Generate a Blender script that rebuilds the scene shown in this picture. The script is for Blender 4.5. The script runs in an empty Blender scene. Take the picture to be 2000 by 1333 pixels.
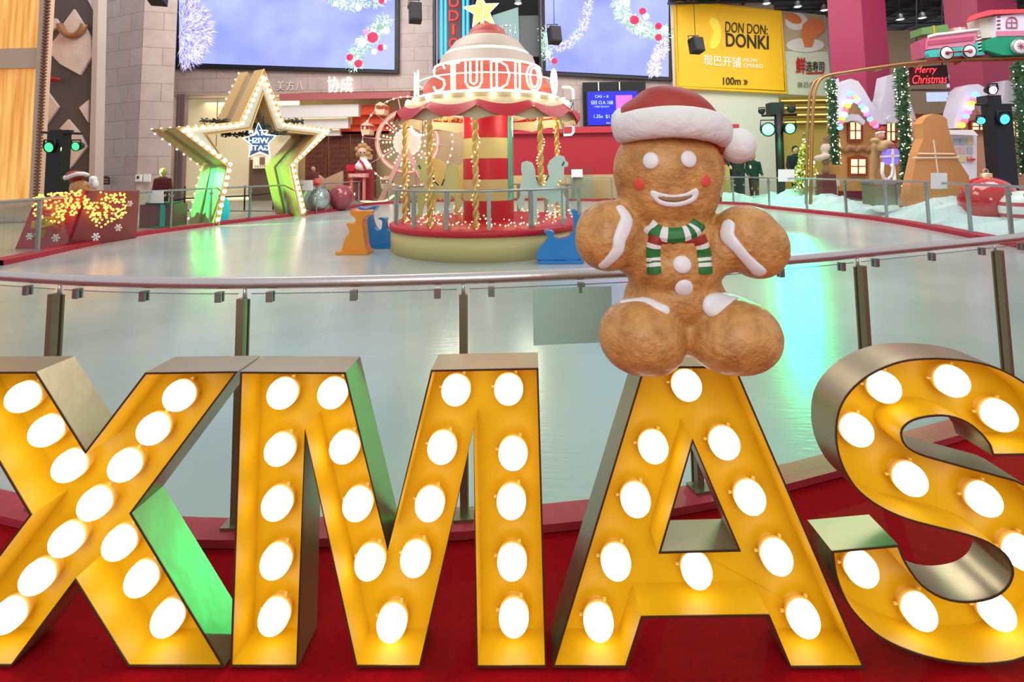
import bpy, bmesh, math, random
from mathutils import Vector, Matrix, Euler
from mathutils.geometry import tessellate_polygon
from mathutils.bvhtree import BVHTree
random.seed(7)
SC = bpy.context.scene
COL = SC.collection
PI = math.pi

# ------------------------------------------------------------------ camera
F, PPX, PPY, EYE = 1000.0, 1020.0, 251.0, 1.6
CAMR = (Matrix.Rotation(math.radians(1.8), 3, 'Z') @ Matrix.Rotation(math.radians(94.5), 3, 'X') @ Matrix.Rotation(math.radians(-0.8), 3, 'Z'))
CAMP = Vector((0, 0, EYE))
cd = bpy.data.cameras.new('camera'); cam = bpy.data.objects.new('camera', cd); COL.objects.link(cam)
cam.matrix_world = Matrix.Translation(CAMP) @ CAMR.to_4x4()
cd.sensor_width = 36; cd.lens = 36 * F / 2000; cd.shift_x = (1000 - PPX) / 2000; cd.shift_y = (PPY - 666.5) / 2000
cd.clip_start = 0.05; cd.clip_end = 200
SC.camera = cam

# ------------------------------------------------------------------ world, lights, exposure
SC.view_settings.view_transform = 'Standard'; SC.view_settings.look = 'None'
SC.view_settings.gamma = 1; SC.view_settings.use_curve_mapping = False
SC.view_settings.exposure = 0.0
w = bpy.data.worlds.new('world'); SC.world = w; w.use_nodes = True
bg = w.node_tree.nodes['Background']; bg.inputs[0].default_value = (0.93, 0.95, 1.0, 1); bg.inputs[1].default_value = 0.72
def area(name, loc, size, power, color=(1, 1, 1), target=None, sy=None):
    l = bpy.data.lights.new(name, 'AREA'); l.energy = power; l.color = color; l.size = size
    if sy: l.shape = 'RECTANGLE'; l.size_y = sy
    o = bpy.data.objects.new(name, l); COL.objects.link(o); o.location = loc
    d = (Vector(target) - Vector(loc)) if target else Vector((0, 0, -1))
    o.rotation_euler = d.to_track_quat('-Z', 'Y').to_euler(); return o
def spot(name, loc, target, power, color, angle=25, blend=.6, r=.1):
    l = bpy.data.lights.new(name, 'SPOT'); l.energy = power; l.color = color; l.spot_size = math.radians(angle); l.spot_blend = blend; l.shadow_soft_size = r
    o = bpy.data.objects.new(name, l); COL.objects.link(o); o.location = loc
    o.rotation_euler = (Vector(target) - Vector(loc)).to_track_quat('-Z', 'Y').to_euler(); return o
area('mall_ceiling_light', (-6, 13, 12), 7, 760, (1, .95, .9), (-6, 16, 0))
area('mall_ceiling_light', (7, 13, 12), 7, 700, (1, .96, .93), (7, 16, 0))
area('wall_fill_light', (-10, 17, 12.5), 6, 1000, (1, .93, .88), (-12, 28, 4))  # unseen fills, added to brighten the back and right walls
area('wall_fill_light', (4, 18, 12.5), 6, 620, (1, .94, .9), (6, 28, 4))
area('wall_fill_light', (14, 13, 12.5), 6, 760, (1, .94, .9), (17, 26, 3))
area('front_fill_light', (0, -6, 5.2), 4, 300, (1, .95, .88), (0, 2, 1))  # added low front fill, placed to throw shade behind the letters

# ------------------------------------------------------------------ geometry helpers
def ray(px, py):
    return CAMR @ Vector(((px - PPX) / F, -(py - PPY) / F, -1))
def W(px, py, Y):                       # world point on the upright plane y = Y
    d = ray(px, py); return CAMP + d * (Y / d.y)
def G(px, py, h=0.0):                   # world point at height h
    d = ray(px, py); return CAMP + d * ((h - EYE) / d.z)
def WP(px, py, p, n):                   # world point on an upright plane through p with normal n
    d = ray(px, py); return CAMP + d * ((p - CAMP).dot(n) / d.dot(n))
def lin(c): return tuple(((v / 255) / 12.92 if v / 255 <= .04045 else ((v / 255 + .055) / 1.055) ** 2.4) for v in c)
def rgba(c): return (*lin(c), 1)
MATS = {}
def M(name, c=(200, 200, 200), rough=.5, metal=0.0, emit=0, ecol=None, noise=0, nscale=20, bump=0, bscale=40, alpha=None, trans=0, coat=0, sample=True, spec=None, c2=None):
    if name in MATS: return MATS[name]
    m = bpy.data.materials.new(name); m.use_nodes = True; nt = m.node_tree; b = nt.nodes['Principled BSDF']
    b.inputs['Base Color'].default_value = rgba(c); b.inputs['Roughness'].default_value = rough; b.inputs['Metallic'].default_value = metal
    if spec is not None: b.inputs['Specular IOR Level'].default_value = spec
    if coat: b.inputs['Coat Weight'].default_value = coat; b.inputs['Coat Roughness'].default_value = .05
    if emit: b.inputs['Emission Color'].default_value = rgba(ecol or c); b.inputs['Emission Strength'].default_value = emit
    if trans: b.inputs['Transmission Weight'].default_value = trans
    if alpha is not None: b.inputs['Alpha'].default_value = alpha
    if noise or c2:
        tc = nt.nodes.new('ShaderNodeTexCoord'); n = nt.nodes.new('ShaderNodeTexNoise'); n.inputs['Scale'].default_value = nscale; n.inputs['Detail'].default_value = 6
        r = nt.nodes.new('ShaderNodeValToRGB'); k = noise
        c2_ = c2 or tuple(v * (1 - k) for v in c)
        r.color_ramp.elements[0].color = rgba(c2_); r.color_ramp.elements[1].color = rgba(c)
        r.color_ramp.elements[0].position = .3; r.color_ramp.elements[1].position = .65
        nt.links.new(tc.outputs['Object'], n.inputs['Vector']); nt.links.new(n.outputs['Fac'], r.inputs[0]); nt.links.new(r.outputs[0], b.inputs['Base Color'])
    if bump:
        tc = nt.nodes.new('ShaderNodeTexCoord'); n = nt.nodes.new('ShaderNodeTexNoise'); n.inputs['Scale'].default_value = bscale; n.inputs['Detail'].default_value = 5
        bp = nt.nodes.new('ShaderNodeBump'); bp.inputs['Strength'].default_value = bump; bp.inputs['Distance'].default_value = .01
        nt.links.new(tc.outputs['Object'], n.inputs['Vector']); nt.links.new(n.outputs['Fac'], bp.inputs['Height']); nt.links.new(bp.outputs[0], b.inputs['Normal'])
    if not sample: m.cycles.emission_sampling = 'NONE'
    MATS[name] = m; return m

class MB:
    def __init__(s): s.v = []; s.f = []; s.m = []; s.s = []
    def add(s, vs, fs, mi=0, sm=False):
        o = len(s.v); s.v += [Vector(v) for v in vs]
        for f in fs: s.f.append([i + o for i in f]); s.m.append(mi); s.s.append(sm)
        return s
    def hexa(s, c, mi=0):               # c: 4 bottom + 4 top corners
        return s.add(c, [(3, 2, 1, 0), (4, 5, 6, 7), (0, 1, 5, 4), (1, 2, 6, 5), (2, 3, 7, 6), (3, 0, 4, 7)], mi)
    def box(s, c, d, rz=0, mi=0, R=None):
        R = R or Matrix.Rotation(rz, 3, 'Z'); c = Vector(c); x, y, z = d[0] / 2, d[1] / 2, d[2] / 2
        return s.hexa([c + R @ Vector(q) for q in ((-x, -y, -z), (x, -y, -z), (x, y, -z), (-x, y, -z), (-x, -y, z), (x, -y, z), (x, y, z), (-x, y, z))], mi)
    def prism(s, poly, vec, holes=(), mi=0, mside=None, msm=False):   # poly in 3-D, extruded by vec
        loops = [list(map(Vector, poly))] + [list(map(Vector, h)) for h in holes]
        tris = tessellate_polygon(loops); flat = [p for l in loops for p in l]; n = len(flat); vec = Vector(vec)
        s.add(flat + [p + vec for p in flat], [tuple(t) for t in tris] + [tuple(i + n for i in reversed(t)) for t in tris], mi)
        o = 0
        ms = mi if mside is None else mside
        for l in loops:
            k = len(l)
            s.add([p for p in l] + [p + vec for p in l], [(i, (i + 1) % k, (i + 1) % k + k, i + k) for i in range(k)], ms, msm)
        return s
    def tube(s, pts, r, n=10, closed=False, mi=0, cap=True, flat=None):
        pts = [Vector(p) for p in pts]; k = len(pts); rs = r if isinstance(r, (list, tuple)) else [r] * k
        vs = []; up = None
        for i, p in enumerate(pts):
            a = pts[(i - 1) % k] if (closed or i > 0) else p; b = pts[(i + 1) % k] if (closed or i < k - 1) else p
            t = (b - a).normalized() if (b - a).length > 1e-9 else Vector((0, 0, 1))
            if up is None:
                up = Vector((0, 0, 1)) if abs(t.z) < .95 else Vector((1, 0, 0))
                if flat is not None: up = Vector(flat)
            u = (up - t * up.dot(t));
            if u.length < 1e-6: u = t.orthogonal()
            u.normalize(); v = t.cross(u); up = u
            for j in range(n):
                an = 2 * PI * j / n; vs.append(p + (u * math.cos(an) + v * math.sin(an)) * rs[i])
        fs = []
        for i in range(k if closed else k - 1):
            for j in range(n):
                a, b = i * n + j, i * n + (j + 1) % n; i2 = (i + 1) % k
                fs.append((a, b, i2 * n + (j + 1) % n, i2 * n + j))
        s.add(vs, fs, mi, n > 5)
        if cap and not closed:
            s.add(vs[:n], [tuple(reversed(range(n)))], mi); s.add(vs[-n:], [tuple(range(n))], mi)
        return s
    def lathe(s, prof, c=(0, 0, 0), n=48, mi=0, a0=0, a1=2 * PI, sm=True, R=None):
        c = Vector(c); full = abs(a1 - a0 - 2 * PI) < 1e-6; k = n if full else n + 1; vs = []
        for (r, z) in prof:
            for j in range(k):
                a = a0 + (a1 - a0) * j / n; q = Vector((r * math.cos(a), r * math.sin(a), z)); vs.append(c + (R @ q if R else q))
        fs = []
        for i in range(len(prof) - 1):
            for j in range(n):
                a, b = i * k + j, i * k + (j + 1) % k; fs.append((a, b, b + k, a + k))
        return s.add(vs, fs, mi, sm)
    def ball(s, c, r, u=16, v=10, R=None, mi=0):
        c = Vector(c); r = Vector((r, r, r)) if not hasattr(r, '__len__') else Vector(r); vs = []
        for i in range(1, v):
            th = PI * i / v
            for j in range(u):
                a = 2 * PI * j / u; q = Vector((r.x * math.sin(th) * math.cos(a), r.y * math.sin(th) * math.sin(a), r.z * math.cos(th))); vs.append(c + (R @ q if R else q))
        t = Vector((0, 0, r.z)); vs += [c + (R @ t if R else t), c - (R @ t if R else t)]; T_ = len(vs) - 2
        fs = [(T_, j, (j + 1) % u) for j in range(u)] + [(T_ + 1, (v - 2) * u + (j + 1) % u, (v - 2) * u + j) for j in range(u)]
        for i in range(v - 2):
            for j in range(u): fs.append((i * u + j, (i + 1) * u + j, (i + 1) * u + (j + 1) % u, i * u + (j + 1) % u))
        return s.add(vs, fs, mi, True)
    def plate(s, pix, Y, th, holes=(), mi=0, mside=None):   # outline as seen in the photo, at its real distance Y, with real thickness
        return s.prism([W(x, y, Y) for x, y in pix], (0, th, 0), [[W(x, y, Y) for x, y in h] for h in holes], mi, mside)
    def pbox(s, x0, y0, x1, y1, Y, th, mi=0):
        a, b = W((x0 + x1) / 2, y0, Y).z, W((x0 + x1) / 2, y1, Y).z; xa, xb = W(x0, (y0 + y1) / 2, Y).x, W(x1, (y0 + y1) / 2, Y).x
        return s.box(((xa + xb) / 2, Y + th / 2, (a + b) / 2), (abs(xb - xa), th, abs(a - b)), 0, mi)
    def bounds(s):
        return Vector([min(v[i] for v in s.v) for i in range(3)]), Vector([max(v[i] for v in s.v) for i in range(3)])

def mesh_from(name, verts, faces, mats, midx=None, smooth=None):
    me = bpy.data.meshes.new(name); me.from_pydata(verts, [], faces)
    for m in (mats if isinstance(mats, (list, tuple)) else [mats]): me.materials.append(m)
    if midx: me.polygons.foreach_set('material_index', midx)
    if smooth is not None: me.polygons.foreach_set('use_smooth', smooth if isinstance(smooth, list) else [smooth] * len(me.polygons))
    me.update(); return me
def setp(o, label=None, cat=None, group=None, kind=None):
    if label: o['label'] = label
    if cat: o['category'] = cat
    if group: o['group'] = group
    if kind: o['kind'] = kind
    return o
def thing(name, label, cat, loc, group=None, rz=0):
    o = bpy.data.objects.new(name, None); COL.objects.link(o); o.location = Vector(loc); o.empty_display_size = .1
    o.rotation_euler[2] = rz
    return setp(o, label, cat, group)
def rootloc(p):
    while p.parent: p = p.parent
    return p.location.copy()
def fixn(me):
    b = bmesh.new(); b.from_mesh(me); bmesh.ops.remove_doubles(b, verts=b.verts, dist=1e-6); bmesh.ops.recalc_face_normals(b, faces=b.faces); b.to_mesh(me); b.free()
def part(name, mb, mats, parent, label=None, kind=None, fix=True):
    L = rootloc(parent)
    me = mesh_from(name, [v - L for v in mb.v], mb.f, mats, mb.m, mb.s)
    if fix: fixn(me)
    o = bpy.data.objects.new(name, me); COL.objects.link(o); o.parent = parent
    return setp(o, label, kind=kind)
def solo(name, mb, mats, label=None, cat=None, group=None, kind=None, fix=True):
    lo, hi = mb.bounds(); L = Vector(((lo.x + hi.x) / 2, (lo.y + hi.y) / 2, lo.z))
    me = mesh_from(name, [v - L for v in mb.v], mb.f, mats, mb.m, mb.s)
    if fix: fixn(me)
    o = bpy.data.objects.new(name, me); COL.objects.link(o); o.location = L
    return setp(o, label, cat, group, kind)
def struct(name, mb, mats): return solo(name, mb, mats, kind='structure')
BM = {}
def bulbs(parent, pts, r, mat, name='bulb', limit=100, u=8, v=6):
    key = (round(r, 4), u, mat.name)
    if key not in BM:
        b = MB().ball((0, 0, 0), r, u, v); BM[key] = mesh_from('bulb', b.v, b.f, mat, b.m, b.s)
    L = rootloc(parent)
    for p in pts[:limit]:
        o = bpy.data.objects.new(name, BM[key]); COL.objects.link(o); o.parent = parent; o.location = Vector(p) - L
    if len(pts) > limit:
        b = MB()
        for p in pts[limit:]: b.ball(p, r, 6, 4)
        part(name, b, mat, parent, kind='stuff', fix=False)
def copy_tree(o, parent=None, **kw):
    c = o.copy(); COL.objects.link(c); c.parent = parent
    for ch in [q for q in bpy.data.objects if q.parent == o]: copy_tree(ch, c)
    return c
def crom(pts, n=8, closed=False):
    pts = [Vector(p) for p in pts]; out = []; k = len(pts)
    for i in range(k if closed else k - 1):
        p0 = pts[(i - 1) % k] if closed or i > 0 else pts[0] * 2 - pts[1]; p1 = pts[i]; p2 = pts[(i + 1) % k]
        p3 = pts[(i + 2) % k] if closed or i < k - 2 else pts[-1] * 2 - pts[-2]
        for j in range(n):
            t = j / n; out.append(.5 * ((2 * p1) + (p2 - p0) * t + (2 * p0 - 5 * p1 + 4 * p2 - p3) * t * t + (3 * p1 - p0 - 3 * p2 + p3) * t ** 3))
    if not closed: out.append(pts[-1])
    return out
def walk(pts, step, start=0.0):          # evenly spaced points along a polyline
    out = []; d = start
    for a, b in zip(pts, pts[1:]):
        a = Vector(a); b = Vector(b); L = (b - a).length
        while d <= L: out.append(a.lerp(b, d / L)); d += step
        d -= L
    return out
def offset2d(poly, d):                   # inward offset of a 2-D polygon (counter-clockwise = inside on the left)
    ar = sum(a[0] * b[1] - b[0] * a[1] for a, b in zip(poly, poly[1:] + poly[:1])); sg = 1 if ar > 0 else -1; n = len(poly); out = []
    for i in range(n):
        p0, p1, p2 = Vector(poly[i - 1]), Vector(poly[i]), Vector(poly[(i + 1) % n])
        e1 = (p1 - p0).normalized(); e2 = (p2 - p1).normalized(); n1 = Vector((-e1.y, e1.x)) * sg; n2 = Vector((-e2.y, e2.x)) * sg
        m = n1 + n2; k = max(.35, 1 + n1.dot(n2)); out.append(p1 + m * (d / k))
    return out
def evalmesh(ob):
    dg = bpy.context.evaluated_depsgraph_get(); dg.update(); e = ob.evaluated_get(dg); me = bpy.data.meshes.new_from_object(e); return me
def blob(ells, voxel, smooth=4, disp=None):  # one continuous surface from ellipsoids (pos, radii, rotation)
    b = MB()
    for e in ells: b.ball(e[0], e[1], 20, 14, e[2] if len(e) > 2 else None)
    me = mesh_from('tmp', b.v, b.f, []); o = bpy.data.objects.new('tmp', me); COL.objects.link(o)
    r = o.modifiers.new('r', 'REMESH'); r.mode = 'VOXEL'; r.voxel_size = voxel; r.use_smooth_shade = True
    s_ = o.modifiers.new('s', 'SMOOTH'); s_.factor = .5; s_.iterations = smooth
    e = evalmesh(o); bpy.data.objects.remove(o)
    out = MB(); out.add([v.co.copy() for v in e.vertices], [tuple(p.vertices) for p in e.polygons], 0, True); bpy.data.meshes.remove(e); return out
def text_mesh(s, depth=.05, bevel=0, res=3, spacing=1.0, outline=False, fill=True, offset=0):
    cu = bpy.data.curves.new('t', 'FONT'); cu.body = s; cu.size = 1; cu.extrude = depth; cu.bevel_depth = bevel; cu.resolution_u = res; cu.space_character = spacing; cu.offset = offset
    if outline: cu.fill_mode = 'NONE'
    o = bpy.data.objects.new('t', cu); COL.objects.link(o); me = evalmesh(o); bpy.data.objects.remove(o)
    vs = [v.co.copy() for v in me.vertices]; fs = [tuple(p.vertices) for p in me.polygons]; bpy.data.meshes.remove(me); return vs, fs
def text_fit(s, quad, nrm, depth=.01, mb=None, mi=0, mirror=False, **kw):
    """lettering stretched onto a quad (bottom-left, bottom-right, top-right, top-left), standing off by depth along nrm"""
    vs, fs = text_mesh(s, .5, **kw); x0 = min(v.x for v in vs); x1 = max(v.x for v in vs); y0 = min(v.y for v in vs); y1 = max(v.y for v in vs); z1 = max(v.z for v in vs)
    bl, br, tr, tl = map(Vector, quad); nrm = Vector(nrm).normalized(); out = []
    for v in vs:
        u = (v.x - x0) / (x1 - x0 + 1e-9); t = (v.y - y0) / (y1 - y0 + 1e-9)
        if mirror: u = 1 - u
        out.append(bl.lerp(br, u).lerp(tl.lerp(tr, u), t) + nrm * (depth * (v.z / z1 + 1) / 2))
    mb = mb or MB(); mb.add(out, fs, mi); return mb
def text_px(s, x0, y0, x1, y1, Y, depth=.01, **kw):   # y0 top, y1 bottom, in photo pixels on the plane y = Y, facing the viewer
    return text_fit(s, [W(x0, y1, Y), W(x1, y1, Y), W(x1, y0, Y), W(x0, y0, Y)], (0, -1, 0), depth, **kw)
def bar(mb, a, b, w_, d, mi=0):          # rectangular bar from a to b
    a = Vector(a); b = Vector(b); t = (b - a).normalized(); u = t.cross(Vector((0, 1, 0)))
    if u.length < .1: u = Vector((1, 0, 0))
    u.normalize(); v = t.cross(u); u *= w_ / 2; v *= d / 2
    return mb.hexa([a - u - v, a + u - v, a + u + v, a - u + v, b - u - v, b + u - v, b + u + v, b - u + v], mi)
# ------------------------------------------------------------------ materials
m_ch = M('champagne_metal', (176, 160, 128), .32, .85, bump=.15, bscale=8)
m_yel = M('yellow_paint', (224, 178, 14), .42, noise=.04, nscale=6)
m_edge = M('dark_edge', (70, 38, 14), .6)
m_bulb = M('lit_bulb', (255, 250, 232), .4, emit=2.6)
m_cap = M('bulb_base', (250, 212, 110), .4)
m_carpet = M('red_carpet', (156, 3, 15), .95, noise=.12, nscale=40, bump=.3, bscale=300, spec=.1)
m_steel = M('brushed_steel', (206, 198, 196), .3, .8, bump=.1, bscale=30)
m_steeld = M('post_steel', (128, 118, 92), .35, .5)
m_kerb = M('pink_kerb', (176, 40, 58), .6, noise=.12, nscale=5)
m_glass = M('clear_glass', (240, 255, 250), .02)
def glassmat(m, tint=(.93, .98, .96), rough=.0, mixf=.06):
    nt = m.node_tree; nt.nodes.clear(); o = nt.nodes.new('ShaderNodeOutputMaterial'); t = nt.nodes.new('ShaderNodeBsdfTransparent'); t.inputs[0].default_value = (*tint, 1)
    g = nt.nodes.new('ShaderNodeBsdfGlossy'); g.inputs['Roughness'].default_value = .03; g.inputs['Color'].default_value = (1, 1, 1, 1)
    fr = nt.nodes.new('ShaderNodeLayerWeight'); fr.inputs[0].default_value = .5; pw = nt.nodes.new('ShaderNodeMath'); pw.operation = 'POWER'; pw.inputs[1].default_value = 4
    ml = nt.nodes.new('ShaderNodeMath'); ml.operation = 'MULTIPLY_ADD'; ml.inputs[1].default_value = .35; ml.inputs[2].default_value = .02; mx = nt.nodes.new('ShaderNodeMixShader')
    nt.links.new(fr.outputs['Facing'], pw.inputs[0]); nt.links.new(pw.outputs[0], ml.inputs[0]); nt.links.new(ml.outputs[0], mx.inputs[0]); nt.links.new(t.outputs[0], mx.inputs[1]); nt.links.new(g.outputs[0], mx.inputs[2]); nt.links.new(mx.outputs[0], o.inputs[0])
glassmat(m_glass)
m_white = M('white_paint', (236, 234, 232), .5)
m_paper = M('white_paper', (235, 238, 236), .8)

# ice: glossy, with scratches and soft patches
m_ice = bpy.data.materials.new('rink_ice'); m_ice.use_nodes = True; nt = m_ice.node_tree; b = nt.nodes['Principled BSDF']
tc = nt.nodes.new('ShaderNodeTexCoord'); n1 = nt.nodes.new('ShaderNodeTexNoise'); n1.inputs['Scale'].default_value = .35; n1.inputs['Detail'].default_value = 4
cr = nt.nodes.new('ShaderNodeValToRGB'); cr.color_ramp.elements[0].color = rgba((162, 176, 172)); cr.color_ramp.elements[1].color = rgba((190, 198, 193)); cr.color_ramp.elements[0].position = .35; cr.color_ramp.elements[1].position = .65
nt.links.new(tc.outputs['Object'], n1.inputs['Vector']); nt.links.new(n1.outputs['Fac'], cr.inputs[0]); nt.links.new(cr.outputs[0], b.inputs['Base Color'])
mp = nt.nodes.new('ShaderNodeMapping'); mp.inputs['Scale'].default_value = (1.0, 6, 1); mp.inputs['Rotation'].default_value = (0, 0, .35)
n2 = nt.nodes.new('ShaderNodeTexNoise'); n2.inputs['Scale'].default_value = 5; n2.inputs['Detail'].default_value = 8; n2.inputs['Distortion'].default_value = .6
bp = nt.nodes.new('ShaderNodeBump'); bp.inputs['Strength'].default_value = .1; bp.inputs['Distance'].default_value = .02
nt.links.new(tc.outputs['Object'], mp.inputs[0]); nt.links.new(mp.outputs[0], n2.inputs['Vector']); nt.links.new(n2.outputs['Fac'], bp.inputs['Height']); nt.links.new(bp.outputs[0], b.inputs['Normal'])
b.inputs['Roughness'].default_value = .17; b.inputs['IOR'].default_value = 1.5; b.inputs['Specular IOR Level'].default_value = .7

# ------------------------------------------------------------------ floor, rink, kerbs
near = [(-9.0, 6.6), (-6.6, 4.5), (-4.6, 3.2), (-3.6, 2.84), (-2.73, 2.60), (-2.1, 2.46), (-1.4, 2.40), (-.36, 2.465), (.6, 2.63), (1.49, 2.93), (1.96, 3.12), (3.27, 3.66), (4.4, 4.3), (5.7, 5.1), (7.6, 6.7), (8.8, 8.2)]
farp = [(2000, 487), (1845, 455), (1740, 436), (1650, 424), (1500, 408), (1420, 399.5), (1190, 394), (1000, 392), (760, 398), (662, 412), (615, 418), (495, 432), (421, 441), (339, 452), (257, 464), (175, 481), (78, 503), (0, 520)]
farw = [(G(x, y).x, G(x, y).y) for x, y in farp]
nearc = [(p.x, p.y) for p in crom([(x, y, 0) for x, y in near], 5)]
farc = [(p.x, p.y) for p in crom([(x, y, 0) for x, y in farw], 4)]
rink = nearc + farc
struct('floor_carpet', MB().prism([(x, y, -.05) for x, y in ((-30, -6), (30, -6), (30, 32), (-30, 32))], (0, 0, .045)), m_carpet).name = 'floor'
struct('floor_ice', MB().prism([(x, y, -.004) for x, y in rink], (0, 0, .010)), m_ice).name = 'floor_ice'
def ribbon(line, w0, w1, h, closed=False):   # a kerb following a line, from w0 to w1 outwards
    b = MB(); k = len(line); nor = []
    for i in range(k):
        a = Vector(line[max(i - 1, 0)]); c = Vector(line[min(i + 1, k - 1)]); t = (c - a).normalized(); nor.append(Vector((t.y, -t.x)))
    rows = []
    for off, z in ((w0, 0), (w0, h), (w1, h), (w1, 0)): rows += [(line[i][0] + nor[i].x * off, line[i][1] + nor[i].y * off, z) for i in range(k)]
    for j in range(3):
        b.add(rows, [(j * k + i, j * k + i + 1, (j + 1) * k + i + 1, (j + 1) * k + i) for i in range(k - 1)], 0)
    return b
lf_ = [p for p in farc if p[0] < -4]
struct('floor_left', ribbon(lf_, .28, 13, .012), M('tan_floor', (176, 158, 142), .35, noise=.1, nscale=1))
struct('trim_1', ribbon(nearc, -.015, .125, .035), m_kerb)
struct('trim_2', ribbon(farc, -.05, .30, .10), m_kerb)

# ------------------------------------------------------------------ the marquee letters
pa, pb = G(439, 1305), G(1543, 1307)
LN = Vector((-(pb - pa).y, (pb - pa).x, 0)).normalized()       # letter depth direction (away from the viewer)
LU = (pb - pa).normalized(); DEP = .146
def Lp(px, py, off=0): return WP(px, py, pa + LN * off, LN)
def uv(p): q = p - pa; return Vector((q.dot(LU), q.z))
def un(u, off): return pa + LU * u[0] + LN * off + Vector((0, 0, u[1]))
def scurve(pts): return [(p.x, p.y) for p in crom([(x, y, 0) for x, y in pts], 3)]
S_out = ([(1938.6, 890.8), (2087, 889)] + scurve([(2082, 840), (2055, 790), (2000, 746), (1950, 719), (1898, 705), (1847, 700), (1806, 699.7), (1760, 705), (1714, 722), (1678, 745), (1650, 775.5), (1635, 809), (1631, 850), (1637, 891), (1653, 929), (1678, 962.5), (1719, 993), (1770.5, 1016), (1827, 1031.7), (1888, 1047), (1929, 1062), (1960, 1083), (1974, 1106), (1975.5, 1126), (1962.6, 1149.5), (1934.5, 1167), (1888, 1174.6), (1842, 1167), (1801, 1142), (1770.5, 1101), (1755, 1065)])
         + scurve([(1624.5, 1076.7), (1632, 1126), (1650, 1172.5), (1678, 1211), (1719, 1247), (1770.5, 1272.4), (1827, 1290), (1888, 1299), (1950, 1298), (2000, 1287), (2060, 1255), (2105, 1200), (2122, 1140), (2110, 1070), (2070, 1000), (2000, 946), (1950, 929), (1898.6, 915), (1847, 901), (1796, 885.7), (1770.5, 870), (1762, 852), (1765, 837), (1783, 823), (1816.6, 815), (1852.5, 815), (1888, 827), (1916.5, 850), (1932, 870)]))
LET = {
 'X': ([(-107, 727), (71, 726.5), (167.5, 881), (284, 728), (465, 725.5), (257, 1003), (439, 1305), (250, 1304), (147, 1136.5), (23.5, 1302), (-167, 1302), (58, 1006)], [],
       [(46.5, 775.5), (91.6, 841.6), (136.7, 910), (350.7, 773), (300, 838), (245, 909), (186, 983.7), (131, 1053.7), (74.4, 1126.7), (18, 1201.6), (234, 1060.6), (276.7, 1130.6), (328, 1207.5), (-42, 1285 - 6)],
       'big yellow marquee letter X with round lit bulbs, leftmost letter on the red carpet'),
 'M': ([(469.4, 726.5), (675, 727.5), (757.5, 1071), (841.8, 723), (1051.6, 719), (1068, 1307), (930, 1307), (925, 838), (821, 1306), (694.8, 1305), (595.8, 841.7), (582, 1308), (449.8, 1306)], [],
       [(551.7, 768.7), (546.8, 878.5), (541.4, 983.8), (539, 1096.5), (535.6, 1204.4), (649.7, 768), (672.8, 874), (698.7, 984.8), (722.3, 1098), (765.4, 1216.6), (890.4, 762.3), (863.4, 874.6), (839.4, 984.8), (811, 1091.6), (993.3, 760.9), (1002, 886.3), (998.7, 980.4), (1000, 1098), (1003.6, 1206.8)],
       'big yellow marquee letter M with round lit bulbs, standing between the X and the A'),
 'A': ([(1257, 716), (1436, 716), (1689, 1305), (1543, 1307), (1500.6, 1204.7), (1254.7, 1208), (1223.8, 1308), (1078, 1307)], [[(1353, 864.8), (1442, 1074), (1291, 1078)]],
       [(1341, 753), (1276, 873.3), (1241.4, 976.8), (1203, 1098), (1169, 1215), (1415, 865.7), (1464.6, 972), (1516.8, 1088), (1569, 1208), (1360.6, 1114.5)],
       'big yellow marquee letter A with round lit bulbs, carrying the gingerbread man on top'),
 'S': (S_out, [],
       [(1726.5, 756.6), (1858.6, 744.8), (1950, 811.4), (1673, 840.6), (1777, 936), (1920.6, 975), (1993.5, 1079), (1682, 1111), (1794.6, 1194), (1945.7, 1194)],
       'big yellow marquee letter S with round bulbs, cut by the right photo edge'),
}
bb = MB().ball((0, 0, 0), .0505, 28, 18); BULBME = mesh_from('bulb', bb.v, bb.f, m_bulb, bb.m, bb.s)
cb = MB().lathe([(.040, .062), (.040, .046), (.050, .030), (.052, .018), (.049, .016)], n=24)   # socket collar, axis z -> toward the back
cb.box((.056, 0, .030), (.012, .006, .008)); cb.box((-.025, .046, .030), (.01, .012, .008))
CAPME = mesh_from('socket', cb.v, cb.f, m_cap, cb.m, cb.s); CAPR = LN.to_track_quat('Z', 'Y')
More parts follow.
